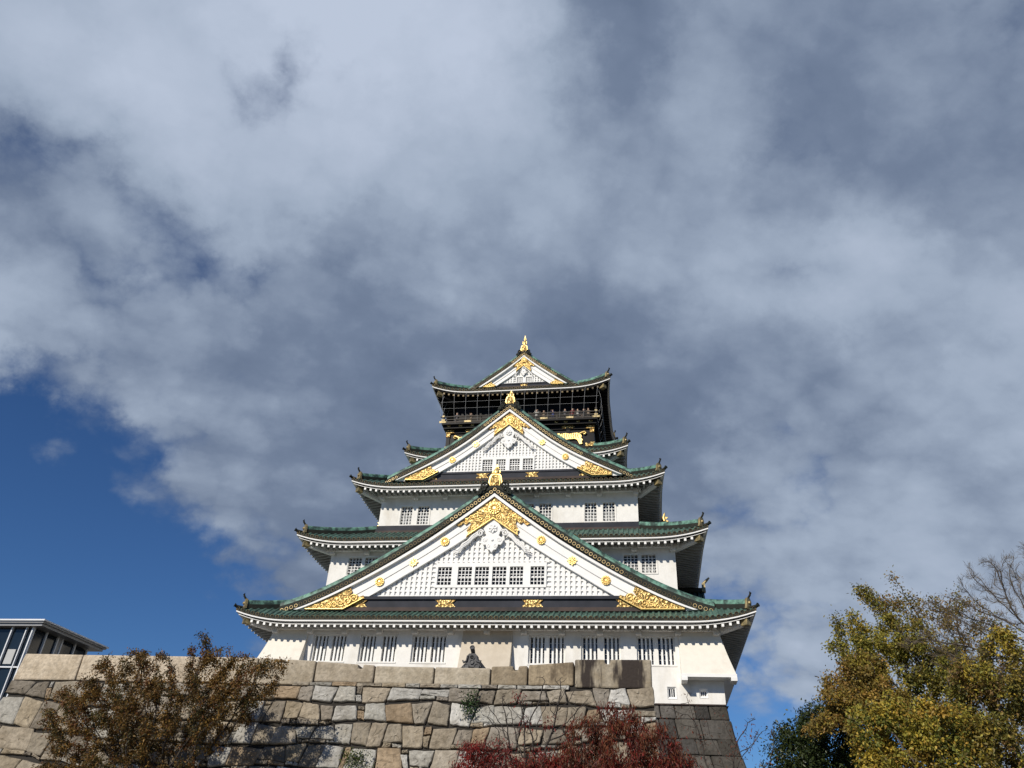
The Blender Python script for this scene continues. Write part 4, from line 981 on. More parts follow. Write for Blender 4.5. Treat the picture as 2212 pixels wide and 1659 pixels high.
# big dressed coping blocks
XC = [-15.0, -12.45, -9.9, -7.5, -5.15, -2.87, -.60, 1.62, 3.66, 4.98, 6.60, 9.26]
TOP = [(-8.60, -8.62), (-8.62, -8.63), (-8.63, -8.64), (-8.64, -8.66), (-8.66, -8.75), (-8.76, -8.88), (-8.90, -8.92), (-8.91, -8.93), (-8.87, -8.83), (-8.81, -8.68), (-8.60, -8.58)]
CT = [(.62, .53, .41), (.62, .53, .41), (.60, .51, .40), (.58, .50, .39), (.47, .41, .32), (.45, .39, .305), (.50, .44, .345), (.52, .46, .365), (.34, .28, .20), (.345, .285, .205), (.42, .37, .29)]
for i in range(11):
    mb = MB(); a, b = XC[i]+.015, XC[i+1]-.015; z0, z1 = TOP[i]; zb0 = (-9.50 if -4 < a < 6 else -9.58+(.02 if a > 6 else .0)); r_ = rw
    mb.tint = CT[i]
    top = [(a, z0)]
    if i in (4, 5, 8, 10):                                 # a small slot cut in the top edge
        c = {4: -4.1, 5: -1.15, 8: 4.55, 10: 7.75}[i]; zc = lerp(z0, z1, (c-a)/(b-a)); top += [(c-.09, zc), (c-.08, zc-.15), (c+.08, zc-.15), (c+.09, zc)]
    top += [(b, z1)]
    poly = [(b-.01, zb0+rw.uniform(-.03, .03)), (a+.01, zb0+rw.uniform(-.03, .03))]+top
    n0 = len(mb.v); mb.prism(poly, YF-.10, YF+.95, 0)
    if i == 0: mb.v[n0:] = [(x-(.16 if x < a+.2 and z < -9 else 0), y, z) for x, y, z in mb.v[n0:]]
    o = mb.build('coping_stone', ['stain2' if i == 10 else 'streaked' if i == 9 else 'stone'], fw, tint=True, bevel=.07)
    if i == 10: o['label'] = 'coping block with two broad dark stains'
# ================================================================== well house behind the wall: only its roof end shows
wh = tag(empty('well_house', (2.35, -19.5, -9.5)), 'small grey tiled roof end with a scrolled ridge tile peeping over the stone wall', 'well house')
cx, zy = 2.29, -21.0
mb = MB(); prof = lambda t: (1.9*t, -7.98-.95*t**.8)
for sg in (-1, 1):
    mb.grid([[(cx+sg*prof(t)[0], y, prof(t)[1]) for y in np.linspace(zy, zy+3.2, 4)] for t in np.linspace(0, 1, 8)], 0, True)
    for q in range(11): y = zy+.1+.3*q; mb.tube([(cx+sg*prof(t)[0], y, prof(t)[1]+.02) for t in np.linspace(0, 1, 6)], .07, 6, 0)
    mb.grid([[(cx+sg*prof(t)[0], zy, prof(t)[1]-d) for t in np.linspace(0, 1, 8)] for d in (-.04, .14)], 0)
mb.box(cx-.1, cx+.1, zy+.2, zy+3.2, -8.0, -7.72)
R_ = mb.build('roof', 'onigawara', wh)
mb = MB(); k = .98
sh = [(-.40, -8.22), (-.30, -8.10), (-.20, -8.02), (-.20, -7.78), (-.12, -7.70), (.12, -7.70), (.20, -7.78), (.20, -8.02), (.30, -8.10), (.40, -8.22)]
mb.prism([(cx+x, z) for x, z in sh], zy-.12, zy+.2, 0)
for sg in (-1, 1):
    mb.tube([(cx+sg*.18, zy-.13, -7.80), (cx+sg*.21, zy-.13, -8.0), (cx+sg*.33, zy-.13, -8.05), (cx+sg*.37, zy-.13, -7.97)], [.045, .05, .045, .03], 6, 0)
    mb.disc((cx+sg*.21, zy-.18, -8.20), .115, (0, -1, 0), 10, 0, 0, .2)
mb.disc((cx, zy-.17, -8.03), .09, (0, -1, 0), 10, 0, 0, .1); mb.disc((cx, zy-.15, -7.86), .105, (0, -1, 0), 12, 0, 0, .1)
mb.tube([(cx, zy+.1, -7.72), (cx, zy-.05, -7.6), (cx, zy-.22, -7.50)], [.075, .085, .09], 8, 0); mb.disc((cx, zy-.24, -7.49), .10, (0, -1, .5), 10, 0, 0)
mb.build('ridge_end_tile', 'onigawara', R_)
for sx in (-1, 1):
    for q in (0, 1):
        mb = MB(); mb.box(cx+sx*1.2-.1, cx+sx*1.2+.1, zy+.5+2.0*q, zy+.7+2.0*q, -9.5, -8.55); mb.build('post', 'greybark', wh)

# ================================================================== glazed lift pavilion at the left
pv = tag(empty('glass_pavilion', (-24, -16, -16.46)), 'modern glass pavilion with white frame and flat metal roof beyond the left wall end', 'pavilion')
xr, y0, y1, zr, xl = -19.10, -19.0, -13.8, -5.78, -30.0
mb = MB()
for d, t0, t1 in ((0, 0, .07), (.08, .07, .15), (.18, .15, .27)): mb.box(xl, xr-d, y0+d, y1-d, zr-t1, zr-t0, 0 if d == 0 else 1)
mb.build('roof', ['metal', 'greymetal'], pv)
gx, gy = xr-.80, y0+.50; zt_ = zr-.27
mb = MB(); mb.box(xl, gx-.04, gy+.03, y1-.6, -16.46, zt_-.03); mb.build('glazing', 'paneblue', pv)
mb = MB()
x = gx
cols = []
while x > xl: cols.append(x); x -= 1.12
for i, x in enumerate(cols):
    mb.box(x-.03, x+.03, gy-.10, gy+.02, -16.46, zt_)
    if i == 0: mb.box(x-.36, x-.31, gy-.10, gy+.02, -16.46, zt_)
for z in (-7.9, -9.45, -11.0, -12.5, -14.0): mb.box(xl, gx, gy-.08, gy+.015, z-.03, z+.03)
for y in (gy+.0, gy+.9, gy+1.75, gy+2.1, gy+3.1, y1-.6): mb.box(gx-.03, gx+.06, y-.04, y+.04, -16.46, zt_)
for z in (-7.9, -9.45, -11.0): mb.box(gx-.03, gx+.05, gy, y1-.6, z-.04, z+.04)
mb.build('window_frame', 'metal', pv)
rp = random.Random(3)
for i in range(len(cols)-1):
    for j, z in enumerate((-7.9, -9.45, -11.0)):
        if rp.random() < .55:
            mb = MB(); mb.box(cols[i+1]+.15, cols[i+1]+rp.uniform(.3, .8), gy-.015, gy+.028, z+.15, z+rp.uniform(.6, 1.2)); mb.build('blind', 'blind', pv)
mb = MB(); mb.box(gx-.02, gx+.03, gy+1.78, gy+2.06, -16.46, zt_); mb.build('corner_pier', 'greymetal', pv)

# ================================================================== trees
def colonize(seed, base, trunk, envs, N, D, infl, kill, iters=160, up=.12):
    """grow limbs from a trunk towards points scattered in ellipsoids (metres)"""
    r = np.random.RandomState(seed); A = []
    vol = np.array([e[1][0]*e[1][1]*e[1][2]*(e[2] if len(e) > 2 else 1) for e in envs]); cnt = (N*vol/vol.sum()).astype(int)
    for e, n in zip(envs, cnt):
        p = r.normal(size=(n, 3)); p /= np.linalg.norm(p, axis=1)[:, None]; p *= (r.rand(n, 1)**(1/2.6)); A.append(np.array(e[0])+p*np.array(e[1]))
    A = np.concatenate(A)
    pts = [np.array(base, float)]; par = [-1]
    for t in trunk:
        t = np.array(t, float)
        while np.linalg.norm(t-pts[-1]) > D*.6:
            d = t-pts[-1]; L_ = np.linalg.norm(d); pts.append(pts[-1]+d/L_*min(D, L_)+r.normal(size=3)*D*.06); par.append(len(pts)-2)
    P = np.array(pts); nd = np.full(len(A), 1e9); ni = np.zeros(len(A), int)
    def upd(lo):
        for k in range(lo, len(P)):
            d = ((A-P[k])**2).sum(1); mk = d < nd; nd[mk] = d[mk]; ni[mk] = k
    upd(0); alive = np.ones(len(A), bool)
    for it in range(iters):
        mk = alive & (nd < infl*infl)
        if not mk.any():
            if not alive.any(): break
            mk = alive & (nd < (nd[alive].min()**.5+D)**2)
        new = []; idx = np.unique(ni[mk])
        for k in idx:
            v = A[mk & (ni == k)]-P[k]; v = (v/np.linalg.norm(v, axis=1)[:, None]).sum(0); v /= max(np.linalg.norm(v), 1e-6)
            v = v+np.array([0, 0, up])+r.normal(size=3)*.16; v /= np.linalg.norm(v); new.append((P[k]+v*D, k))
        lo = len(P); P = np.concatenate([P, np.array([q[0] for q in new])]); par += [q[1] for q in new]
        upd(lo); alive &= nd > kill*kill
        if len(P) > 9000: break
    return P, np.array(par), r
def limb_mesh(name, P, par, r_tip, r_base, m, parent, expo=2.3, sides=5):
    n = len(P); w = np.zeros(n); kids = [[] for _ in range(n)]
    for i in range(1, n): kids[par[i]].append(i)
    for i in range(n-1, -1, -1):
        if not kids[i]: w[i] = 1.0
        if par[i] >= 0: w[par[i]] += w[i]
    rad = r_tip*np.power(np.maximum(w, 1), 1/expo); k = r_base/rad[0]
    if k < 1: rad = np.maximum(rad*np.power(rad/rad[0], max(0, math.log(k)/math.log(max(r_tip/rad[0], 1e-6)))), r_tip*.8)
    V = []; F = []; Pn = [Vector(p) for p in P]
    def ring(c, d, rr):
        a = d.orthogonal().normalized(); b = d.cross(a)
        return [tuple(c+(a*math.cos(2*PI*j/sides)+b*math.sin(2*PI*j/sides))*rr) for j in range(sides)]
    done = [0]
    # follow chains: each chain continues into its heaviest child
    stack = [(0, None)]
    while stack:
        i, fr = stack.pop(); chain = [i] if fr is None else [fr, i]
        while kids[chain[-1]]:
            ks = sorted(kids[chain[-1]], key=lambda q: -w[q]); 
            for q in ks[1:]: stack.append((q, chain[-1]))
            chain.append(ks[0])
        if len(chain) < 2: continue
        base_ = len(V); a = None
        for j, c in enumerate(chain):
            d = Pn[chain[min(j+1, len(chain)-1)]]-Pn[chain[max(j-1, 0)]]
            if d.length < 1e-6: d = Vector((0, 0, 1))
            d.normalize(); rr = rad[c] if not (j == 0 and fr is not None) else rad[chain[1]]
            if j == len(chain)-1: rr *= .5
            a = d.orthogonal().normalized() if a is None else (a-d*a.dot(d)).normalized(); b = d.cross(a)
            V += [tuple(Pn[c]+(a*math.cos(2*PI*t/sides)+b*math.sin(2*PI*t/sides))*rr) for t in range(sides)]
        for j in range(len(chain)-1):
            for t in range(sides):
                t2 = (t+1) % sides; F.append((base_+j*sides+t, base_+j*sides+t2, base_+(j+1)*sides+t2, base_+(j+1)*sides+t))
    org = np.array(P[0]); me = bpy.data.meshes.new(name); me.from_pydata((np.array(V)-org).tolist(), [], F); me.materials.append(M[m])
    me.polygons.foreach_set('use_smooth', [True]*len(F))
    o = bpy.data.objects.new(name, me); place(o, org.tolist(), parent); return o, rad, w
def leaf_mesh(name, C, Dr, Nr, ln, wd, tint, m, parent, fold=.25):
    """one crown of small folded leaves: centre, direction, normal, length, width, colour"""
    n = len(C); Dr = Dr/np.linalg.norm(Dr, axis=1)[:, None]; S = np.cross(Dr, Nr); S /= np.maximum(np.linalg.norm(S, axis=1), 1e-6)[:, None]; Nn = np.cross(S, Dr)
    ln = ln[:, None]; wd = wd[:, None]
    V = np.stack([C, C+Dr*ln*.45+S*wd*.5+Nn*wd*fold, C+Dr*ln, C+Dr*ln*.45-S*wd*.5+Nn*wd*fold], 1)
    org = V.reshape(-1, 3).mean(0); org[2] = V[:, :, 2].min()
    me = bpy.data.meshes.new(name); me.vertices.add(4*n); me.vertices.foreach_set('co', (V.reshape(-1, 3)-org).astype(np.float32).ravel())
    # two triangles so that each leaf is folded along its midrib
    idx = np.arange(n)[:, None]*4+np.array([[0, 1, 2, 0, 2, 3]]); me.loops.add(6*n); me.loops.foreach_set('vertex_index', idx.ravel().astype(np.int32))
    me.polygons.add(2*n); me.polygons.foreach_set('loop_start', (np.arange(2*n)*3).astype(np.int32))
    at = me.attributes.new('tint', 'FLOAT_COLOR', 'FACE'); col = np.concatenate([np.repeat(tint, 2, 0), np.ones((2*n, 1))], 1).astype(np.float32); at.data.foreach_set('color', col.ravel())
    me.materials.append(M[m]); me.update(calc_edges=True); me.validate()
    o = bpy.data.objects.new(name, me); place(o, org.tolist(), parent); return o
def clump_tints(C, r, pal, cell=1.2, mix=.5):
    """leaf colours that change from spray to spray"""
    pal = np.array(pal); key = np.floor(C/cell+r.rand(3)*9).astype(int); h = (key[:, 0]*73856093 ^ key[:, 1]*19349663 ^ key[:, 2]*83492791) % len(pal)
    own = r.randint(0, len(pal), len(C)); pick = np.where(r.rand(len(C)) < mix, h, own)
    return pal[pick]*r.uniform(.7, 1.25, (len(C), 1))
def tree(name, label, cat, group, seed, base, trunk, envs, N, D, r_tip, r_base, bark, nleaf, ln, wd, pal, m='leaf', hang=.3, spread=.22, maxr=2.2, up=.12, infl=None, kill=None, trunk_part='trunk', cell=1.2, dens=None, clus=2.0, twigs=False):
    base_m = np.array(W(base)); t = tag(empty(name, base), label, cat, group)
    E = [(np.array(W(e[0])), np.array(e[1])*SC, *(e[2:])) for e in envs]; T = [W(q) for q in trunk]
    P, par, r = colonize(seed, base_m, T, E, N, D, infl or D*6, kill or D*1.6, up=up)
    o, rad, w = limb_mesh(trunk_part, P, par, r_tip, r_base, bark, t)
    if nleaf:
        ok = np.where((w <= 6) & (np.arange(len(P)) > 4))[0]
        if dens is not None:
            pr = np.array([dens(P[i]) for i in ok]); ok = ok[r.rand(len(ok)) < pr]
        wt = r.rand(len(ok))**clus; wt /= wt.sum(); pick = r.choice(ok, nleaf, p=wt); f = r.rand(nleaf, 1); C = P[pick]*(1-f)+P[par[pick]]*f+r.normal(size=(nleaf, 3))*spread*SC
        d = P[pick]-P[par[pick]]; d = d/np.maximum(np.linalg.norm(d, axis=1), 1e-6)[:, None]
        Dr = d*(.5 if not twigs else 1.2)+r.normal(size=(nleaf, 3))*.6+np.array([0, 0, -hang*2]); Nr = r.normal(size=(nleaf, 3))+np.array([0, -.3, .9])
        leaf_mesh('crown', C, Dr, Nr, ln*r.uniform(.55, 1.4, nleaf), wd*r.uniform(.7, 1.2, nleaf), clump_tints(C, r, pal, cell), m, t)
    return t

BROWN = [(.16, .092, .026), (.22, .128, .032), (.105, .064, .022), (.095, .078, .023), (.28, .16, .038), (.15, .062, .022), (.07, .06, .022)]
tree('autumn_tree', 'brown leaved bushy tree with dark forked trunk in front of the pale stone wall', 'tree', None, 5, (-6.3, -27.2, -16.46), [(-6.2, -27.2, -14.6), (-6.1, -27.1, -13.4)],
     [((-8.6, -27.2, -11.5), (2.0, 1.4, 1.4)), ((-6.4, -27.2, -11.6), (2.4, 1.5, 1.9)), ((-4.6, -27.0, -10.7), (1.5, 1.2, 1.3), 1.2), ((-3.5, -26.8, -9.6), (1.1, .7, .42), 3.0), ((-3.4, -26.8, -10.4), (.7, .7, .4), 2.5), ((-5.4, -27.0, -9.5), (.9, .7, .9), 1.6), ((-5.9, -27, -8.9), (.25, .3, .5), 4), ((-7.9, -27, -9.6), (1.3, .8, .6), 1.5), ((-9.2, -27, -10.1), (.8, .7, .6), 1.6), ((-10.3, -27.0, -10.9), (.7, .8, .9), 1.4), ((-7.4, -27.2, -13.2), (3.2, 1.5, 1.1), 1.0)],
     2400, .2, .009, .30, 'bark', 62000, .12, .056, BROWN, hang=.28, spread=.075, up=.25, cell=.9, clus=1.3)
RED = [(.17, .022, .016), (.23, .028, .02), (.12, .035, .018), (.15, .06, .026), (.085, .036, .02), (.20, .07, .032), (.09, .02, .015)]
tree('red_tree', 'dense dark red cherry tree with hanging leaves before the right wall end', 'tree', None, 8, (8.4, -27.4, -16.46), [(8.3, -27.4, -14.6), (8.2, -27.3, -13.6)],
     [((8.6, -27.2, -12.3), (1.8, 1.3, 1.3)), ((7.6, -27.1, -11.6), (1.3, 1.0, .9), 1.2), ((9.4, -27.1, -11.9), (.8, .9, .8), 1.2), ((8.3, -27.1, -11.0), (.75, .7, .65), 1.4), ((6.6, -27.2, -12.6), (1.6, 1.1, .8), 1.2), ((9.9, -27.2, -13.2), (.9, 1.0, .9)), ((6.0, -27.2, -13.3), (1.8, 1.1, .7), 1.1)],
     1150, .2, .007, .2, 'bark', 30000, .19, .04, RED, hang=.8, spread=.11, up=.2, cell=.7, clus=1.3)
tree('sparse_red_tree', 'half bare tree, black twigs above red leaves, left of the dense red tree', 'tree', None, 21, (5.6, -26.9, -16.46), [(5.5, -26.9, -14.0), (5.45, -26.9, -12.6)],
     [((5.3, -26.8, -11.2), (1.2, .7, 1.0)), ((6.3, -26.8, -10.3), (.9, .6, .8), 1.1), ((4.7, -26.8, -10.9), (.9, .6, .8)), ((6.9, -26.8, -10.9), (.9, .6, .8), 1.0), ((4.9, -26.9, -12.5), (1.7, .8, .5), 2.4), ((4.0, -26.9, -12.0), (.7, .6, .4), 2.2), ((5.9, -26.9, -12.6), (1.0, .7, .5), 2)],
     1000, .16, .0105, .13, 'bark', 9500, .16, .042, [(.19, .02, .018), (.25, .028, .024), (.15, .03, .02), (.10, .026, .018)], hang=.55, spread=.11, up=.3, cell=.8, dens=lambda p: 1.0 if p[2]/SC-Z0 < -11.75 else .02, clus=1.2)
tree('bare_sapling', 'thin leafless sapling against the dark base corner and blue sky', 'tree', None, 33, (11.3, -26.0, -16.46), [(11.2, -26.0, -14.2)],
     [((11.4, -25.9, -12.2), (1.3, .8, 1.1)), ((10.4, -25.9, -10.8), (.9, .6, .9), .8), ((12.2, -25.9, -11.2), (.8, .5, .8), .7)],
     260, .2, .010, .09, 'bark', 500, .12, .04, [(.16, .05, .03), (.10, .05, .03)], hang=.5, spread=.1, up=.35)

YEL = [(.44, .33, .05), (.33, .29, .05), (.24, .23, .045), (.52, .37, .06), (.15, .165, .036), (.38, .24, .045), (.18, .14, .035)]
OLV = [(.21, .18, .045), (.16, .155, .04), (.25, .19, .045), (.21, .13, .045), (.105, .105, .032), (.28, .21, .05)]
ORG = [(.34, .20, .05), (.26, .16, .042), (.21, .16, .045), (.38, .26, .055), (.17, .14, .035), (.30, .25, .045)]
GRN = [(.028, .042, .013), (.038, .054, .016), (.020, .032, .012), (.055, .068, .02), (.03, .044, .016)]
g_ = 'autumn trees right of the tower'
tree('evergreen_tree', 'dark green broadleaf evergreen standing lowest beside the tower base', 'tree', None, 41, (15.6, -17.0, -16.46), [(15.6, -17, -14.0)],
     [((15.0, -17.2, -10.8), (1.5, 1.6, 1.6)), ((16.6, -17.0, -9.9), (1.6, 1.6, 1.5)), ((14.3, -17.2, -12.2), (1.5, 1.5, 1.5)), ((16.8, -17.2, -12.3), (2.2, 1.6, 2.0)), ((14.1, -17.2, -10.4), (.6, .7, .5), 2), ((15.4, -17.2, -9.0), (.6, .7, .5), 2)],
     1000, .33, .014, .3, 'bark', 40000, .20, .095, GRN, m='gloss', hang=.1, spread=.20, up=.1, cell=1.0, clus=1.2)
tree('maple_tree', 'pale orange brown leaved tree between the dark evergreen and the yellow trees', 'tree', g_, 42, (17.2, -19.0, -16.46), [(17.2, -19, -13.0)],
     [((16.3, -19.0, -8.9), (1.2, 1.1, .8)), ((17.5, -19.0, -8.5), (1.1, 1.1, .7)), ((15.5, -19.0, -9.7), (.7, .7, .5)), ((18.2, -19.0, -9.2), (1.0, 1.0, .8)), ((17.3, -18.8, -7.7), (1.1, .9, .8)), ((16.6, -18.8, -7.9), (.7, .8, .5))], 520, .27, .016, .18, 'greybark', 21000, .15, .095, ORG, hang=.2, spread=.13)
tree('maple_tree', 'yellow green tree whose upper crown leans out left against the clouds', 'tree', g_, 43, (19.6, -17.5, -16.46), [(19.5, -17.5, -12.0), (19.3, -17.5, -9.5)],
     [((18.0, -17.5, -6.6), (1.3, 1.2, .9)), ((19.4, -17.5, -6.0), (1.3, 1.2, 1.0)), ((17.5, -17.6, -7.9), (1.0, 1.0, .7)), ((17.4, -17.5, -5.2), (.7, .5, .5), 1.2), ((18.4, -17.5, -4.3), (.6, .5, .6), 1.0), ((20.6, -17.5, -7.2), (1.3, 1.2, 1.0)), ((18.9, -17.6, -8.3), (1.5, 1.1, .9)), ((20.2, -17.5, -9.3), (1.8, 1.2, 1.1)), ((16.7, -17.5, -6.5), (.5, .5, .5), 1.0)],
     1100, .30, .016, .24, 'greybark', 33000, .15, .095, YEL[1:3]+YEL[4:5]+OLV[:3]+YEL[:1], hang=.2, spread=.14, clus=1.7)
tree('maple_tree', 'bright golden yellow tree lowest in front of the other right hand trees', 'tree', g_, 44, (18.3, -22.0, -16.46), [(18.2, -22, -13.5)],
     [((16.6, -22.0, -10.0), (1.1, 1.0, .8)), ((18.2, -22.0, -9.9), (1.2, 1.1, .8)), ((16.9, -22.0, -11.6), (1.3, 1.1, .9)), ((18.8, -22.0, -11.5), (1.4, 1.2, 1.0)), ((19.6, -22.0, -10.4), (.9, 1.0, .8)), ((17.8, -22.2, -12.8), (2.2, 1.2, .8)), ((17.6, -22, -10.9), (1.6, 1.0, .9))],
     900, .26, .016, .2, 'greybark', 37000, .155, .10, YEL, hang=.25, spread=.13, clus=1.5)
tree('maple_tree', 'olive brown thin crowned tree rising behind the yellow ones', 'tree', g_, 45, (22.0, -16.0, -16.46), [(22, -16, -11.0), (21.9, -16, -8.5)],
     [((20.2, -16.0, -4.2), (1.5, 1.2, .9)), ((22.2, -16.0, -4.8), (1.9, 1.3, 1.2)), ((19.0, -16.0, -3.9), (.9, .7, .5), .9), ((23.6, -16, -7.5), (2.0, 1.4, 1.6)), ((21.2, -16, -6.6), (2.0, 1.2, 1.2)), ((22.6, -16, -9.0), (2.4, 1.2, 1.4)), ((20.0, -16, -2.9), (.5, .5, .6), .8)],
     1100, .33, .016, .26, 'greybark', 14000, .15, .09, OLV+ORG[:2], hang=.2, spread=.15, clus=1.7)
tree('maple_tree', 'olive and gold leaved tree at the right edge of the view', 'tree', g_, 46, (21.6, -21.5, -16.46), [(21.5, -21.5, -12.5)],
     [((20.6, -21.5, -8.6), (1.3, 1.2, .9)), ((22.2, -21.5, -9.4), (1.5, 1.2, 1.3)), ((20.4, -21.5, -10.4), (1.1, 1.1, .9)), ((21.6, -21.4, -11.4), (1.5, 1.2, 1.0)), ((20.6, -21.4, -12.6), (1.7, 1.2, .9)), ((21.5, -21.5, -7.4), (.8, .8, .6))],
     1000, .28, .016, .22, 'greybark', 33000, .15, .095, OLV+YEL[:3], hang=.25, spread=.14, clus=1.5)
tree('bare_zelkova_tree', 'tall nearly leafless tree with fine grey twigs fanning over the yellow crowns', 'tree', None, 47, (25.6, -21.0, -16.46), [(25.4, -21.0, -12.5), (24.8, -21.0, -9.8)],
     [((21.0, -21.0, -6.3), (2.2, 1.0, 1.1)), ((22.4, -21.0, -4.9), (1.7, 1.0, 1.1), 1.3), ((21.4, -21.0, -7.9), (2.2, 1.0, .9)), ((19.3, -21.0, -7.2), (1.2, .8, .6)), ((23.8, -21.0, -4.7), (1.5, 1.1, 1.5)), ((23.2, -21.0, -7.0), (1.6, 1.1, 1.4)), ((26.4, -21.0, -5.6), (2.4, 1.3, 2.2), .7)],
     2300, .25, .013, .36, 'twig', 15000, .30, .016, [(.16, .125, .10), (.20, .15, .10), (.12, .10, .085), (.22, .17, .08)], hang=-.15, spread=.05, up=.15, clus=.6, twigs=True)

# plants rooted in the wall
def wall_plant(name, label, x, z, h, w, n, seed, pal):
    r = np.random.RandomState(seed); px, py, pz = W(wp(x, z, .05)); t = tag(empty(name, wp(x, z, .05)), label, 'plant'); mb = MB()
    for k in range(7):
        a = r.uniform(-1.3, 1.3); b = wp(x, z, .05); mb.tube([b, (b[0]+math.sin(a)*w*.5, b[1]-.12, b[2]+h*.3*r.uniform(-.5, 1)), (b[0]+math.sin(a)*w, b[1]-.2, b[2]+h*.5*r.uniform(-1, 1))], [.012, .009, .004], 4, 0)
    mb.build('stem', 'bark', t)
    C = np.array([px, py-.2, pz])+r.normal(size=(n, 3))*np.array([w*SC*.45, .1, h*SC*.45]); Dr = r.normal(size=(n, 3))+np.array([0, -.3, -.3])
    leaf_mesh('foliage', C, Dr, r.normal(size=(n, 3))+np.array([0, -.8, .5]), r.uniform(.07, .14, n), r.uniform(.04, .07, n), clump_tints(C, r, pal), 'leaf', t)
FERN = [(.035, .075, .022), (.05, .095, .026), (.025, .05, .018)]
wall_plant('wall_fern', 'small dark green fern growing from a joint under the middle coping stones', 3.05, -10.2, .55, .35, 420, 1, FERN)
wall_plant('wall_weed', 'yellow green weed hanging in a joint right of the brown tree', -.55, -12.0, .35, .5, 320, 2, [(.10, .13, .03), (.06, .09, .025), (.16, .15, .04)])
wall_plant('wall_weed', 'low weed tuft at the foot of the view below the other weed', .05, -12.75, .5, .6, 420, 3, [(.05, .07, .025), (.08, .09, .03)])

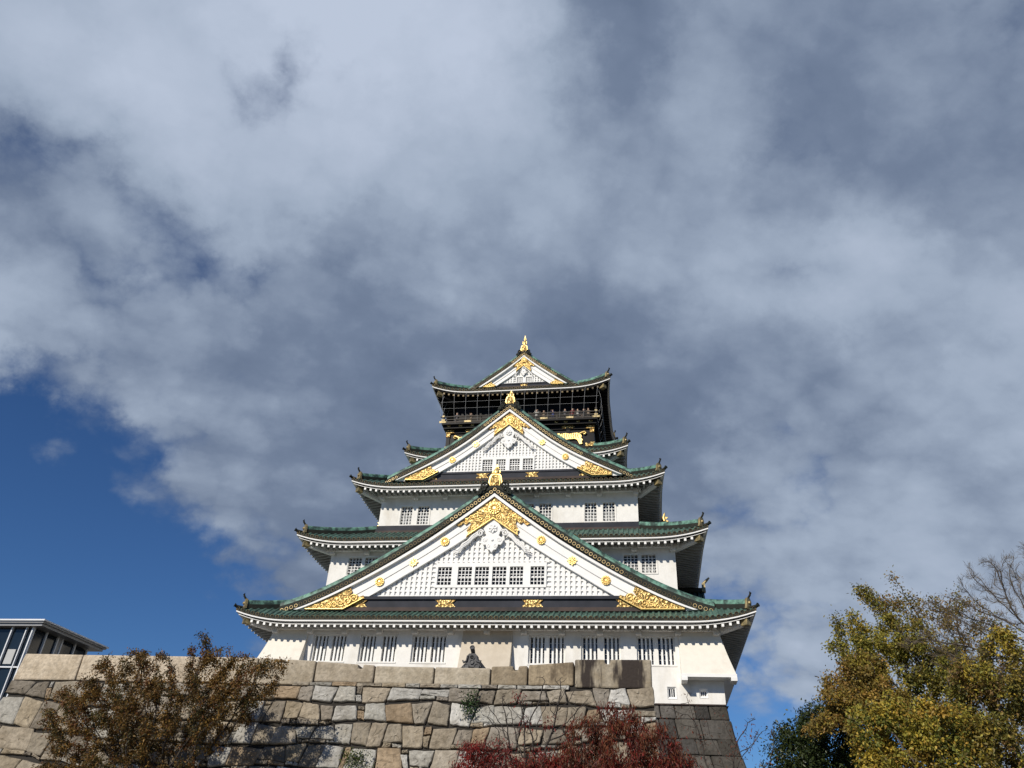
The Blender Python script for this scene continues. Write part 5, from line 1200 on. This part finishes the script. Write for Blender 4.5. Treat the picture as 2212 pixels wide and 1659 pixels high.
# ================================================================== visitors on the balcony
def person(label, x, coat, pose, seed, y=.12):
    r = random.Random(seed); t_ = tag(empty('person', (x, y, 15.06)), label, 'person', 'visitors on the balcony')
    hgt = r.uniform(1.60, 1.76); k = hgt/1.7; bx, by, bz = W((x, y, 15.06)); tw = r.uniform(-.25, .25)
    pts = {'pel': (0, 0, .92), 'wst': (0, .01, 1.08), 'chs': (0, 0, 1.28), 'nck': (0, -.01, 1.44), 'hd1': (0, -.03, 1.53), 'hd2': (0, -.035, 1.64), 'top': (0, -.02, 1.70),
           'shl': (-.17, 0, 1.38), 'shr': (.17, 0, 1.38), 'hpl': (-.09, 0, .90), 'hpr': (.09, 0, .90), 'knl': (-.10, -.02, .50), 'knr': (.10, -.02, .50), 'anl': (-.10, .02, .07), 'anr': (.10, .02, .07), 'tol': (-.11, -.13, .03), 'tor': (.11, -.13, .03)}
    if pose == 'photo': pts.update({'ell': (-.27, -.14, 1.20), 'wrl': (-.10, -.32, 1.46), 'hal': (-.06, -.35, 1.53), 'elr': (.27, -.14, 1.20), 'wrr': (.10, -.32, 1.46), 'har': (.06, -.35, 1.53)})
    elif pose == 'rail': pts.update({'ell': (-.26, -.12, 1.14), 'wrl': (-.18, -.34, 1.04), 'hal': (-.16, -.42, 1.03), 'elr': (.26, -.12, 1.14), 'wrr': (.18, -.34, 1.04), 'har': (.16, -.42, 1.03)})
    else: pts.update({'ell': (-.24, .0, 1.10), 'wrl': (-.23, -.06, .86), 'hal': (-.23, -.08, .77), 'elr': (.27, -.14, 1.20), 'wrr': (.12, -.30, 1.42), 'har': (.08, -.33, 1.49)})
    rad = {'pel': .14, 'wst': .125, 'chs': .15, 'nck': .055, 'hd1': .085, 'hd2': .098, 'top': .05, 'shl': .075, 'shr': .075, 'hpl': .085, 'hpr': .085, 'knl': .058, 'knr': .058, 'anl': .042, 'anr': .042, 'tol': .035, 'tor': .035, 'ell': .044, 'elr': .044, 'wrl': .03, 'wrr': .03, 'hal': .035, 'har': .035}
    ed = [('pel', 'wst'), ('wst', 'chs'), ('chs', 'nck'), ('nck', 'hd1'), ('hd1', 'hd2'), ('hd2', 'top'), ('chs', 'shl'), ('shl', 'ell'), ('ell', 'wrl'), ('wrl', 'hal'), ('chs', 'shr'), ('shr', 'elr'), ('elr', 'wrr'), ('wrr', 'har'), ('pel', 'hpl'), ('hpl', 'knl'), ('knl', 'anl'), ('anl', 'tol'), ('pel', 'hpr'), ('hpr', 'knr'), ('knr', 'anr'), ('anr', 'tor')]
    nm = list(pts); ct, st = math.cos(tw), math.sin(tw)
    me = bpy.data.meshes.new('body'); me.from_pydata([(k*(q[0]*ct-q[1]*st), k*(q[0]*st+q[1]*ct), k*q[2]) for q in (pts[n_] for n_ in nm)], [(nm.index(a), nm.index(b)) for a, b in ed], [])
    o = bpy.data.objects.new('body', me); place(o, (bx, by, bz), t_)
    sk = o.modifiers.new('skin', 'SKIN'); sl = me.skin_vertices[0].data
    for i, n_ in enumerate(nm): sl[i].radius = (rad[n_]*k*(1.05 if n_ in ('chs', 'pel') else 1), rad[n_]*k*(.72 if n_ in ('chs', 'wst') else 1)); sl[i].use_root = (n_ == 'pel')
    ss = o.modifiers.new('sub', 'SUBSURF'); ss.levels = ss.render_levels = 1
    bpy.context.view_layer.update(); dg = bpy.context.evaluated_depsgraph_get(); m2 = bpy.data.meshes.new_from_object(o.evaluated_get(dg)); o.modifiers.clear(); o.data = m2; bpy.data.meshes.remove(me)
    m2.materials.clear(); [m2.materials.append(M[q]) for q in ('skin', coat, 'coat_black')]
    for p in m2.polygons:
        z = p.center.z/k; hand = abs(p.center.x) < .3 and z > .7 and any((Vector(p.center)-Vector((k*(pts[h][0]*ct-pts[h][1]*st), k*(pts[h][0]*st+pts[h][1]*ct), k*pts[h][2]))).length < .075 for h in ('hal', 'har'))
        p.material_index = 0 if (z > 1.44 and not (pose != 'rail' and p.center.y < -.2 and not hand)) or hand else 1 if z > .86 else 2; p.use_smooth = True
    hb = MB(); c = (0, 0, 0)
    V = []; n_ = 10
    rows = []
    for i in range(6):
        ph = i/5*PI*.62
        rows.append([(k*((.112*math.sin(ph)*math.cos(2*PI*j/n_))), k*(-.018+.118*math.sin(ph)*math.sin(2*PI*j/n_)+.02), k*(1.60+.125*math.cos(ph)-(.05*max(0, math.sin(2*PI*j/n_)) if i > 3 else 0)+(.05*max(0, -math.sin(2*PI*j/n_)) if i > 3 else 0))) for j in range(n_)])
    vs = [q for r_ in rows for q in r_]; fs = [(i*n_+j, i*n_+(j+1) % n_, (i+1)*n_+(j+1) % n_, (i+1)*n_+j) for i in range(5) for j in range(n_)]
    me3 = bpy.data.meshes.new('hair'); me3.from_pydata([(q[0]*ct-q[1]*st, q[0]*st+q[1]*ct, q[2]) for q in vs], [], fs); me3.materials.append(M['hair']); me3.polygons.foreach_set('use_smooth', [True]*len(fs))
    place(bpy.data.objects.new('hair', me3), (bx, by, bz), t_)
PEOPLE = [(-5.16, 'coat_grey', 'rail', 'person in grey leaning on the rail at the far left of the balcony'), (-4.0, 'coat_beige', 'photo', 'person in beige raising both hands left of the gold finial'),
          (1.31, 'coat_white', 'photo', 'person in a white top holding both hands to the face, first right of the finial'), (1.90, 'coat_beige', 'rail', 'person in a beige coat at the rail beside the one in white'),
          (2.63, 'coat_blue', 'photo', 'person in a blue coat looking down over the rail'), (3.58, 'coat_grey', 'rail', 'person in a grey coat alone in the middle of the right half of the balcony'),
          (4.17, 'coat_red', 'one', 'person in dark red with one hand raised'), (4.58, 'coat_white', 'rail', 'person in white leaning on the rail beside the one in dark red'),
          (5.05, 'coat_black', 'one', 'person in black standing near the right balcony corner'), (5.42, 'coat_beige', 'rail', 'person in beige nearest the right corner post')]
for i, (x, c_, p_, l_) in enumerate(PEOPLE): person(l_, x, c_, p_, i)
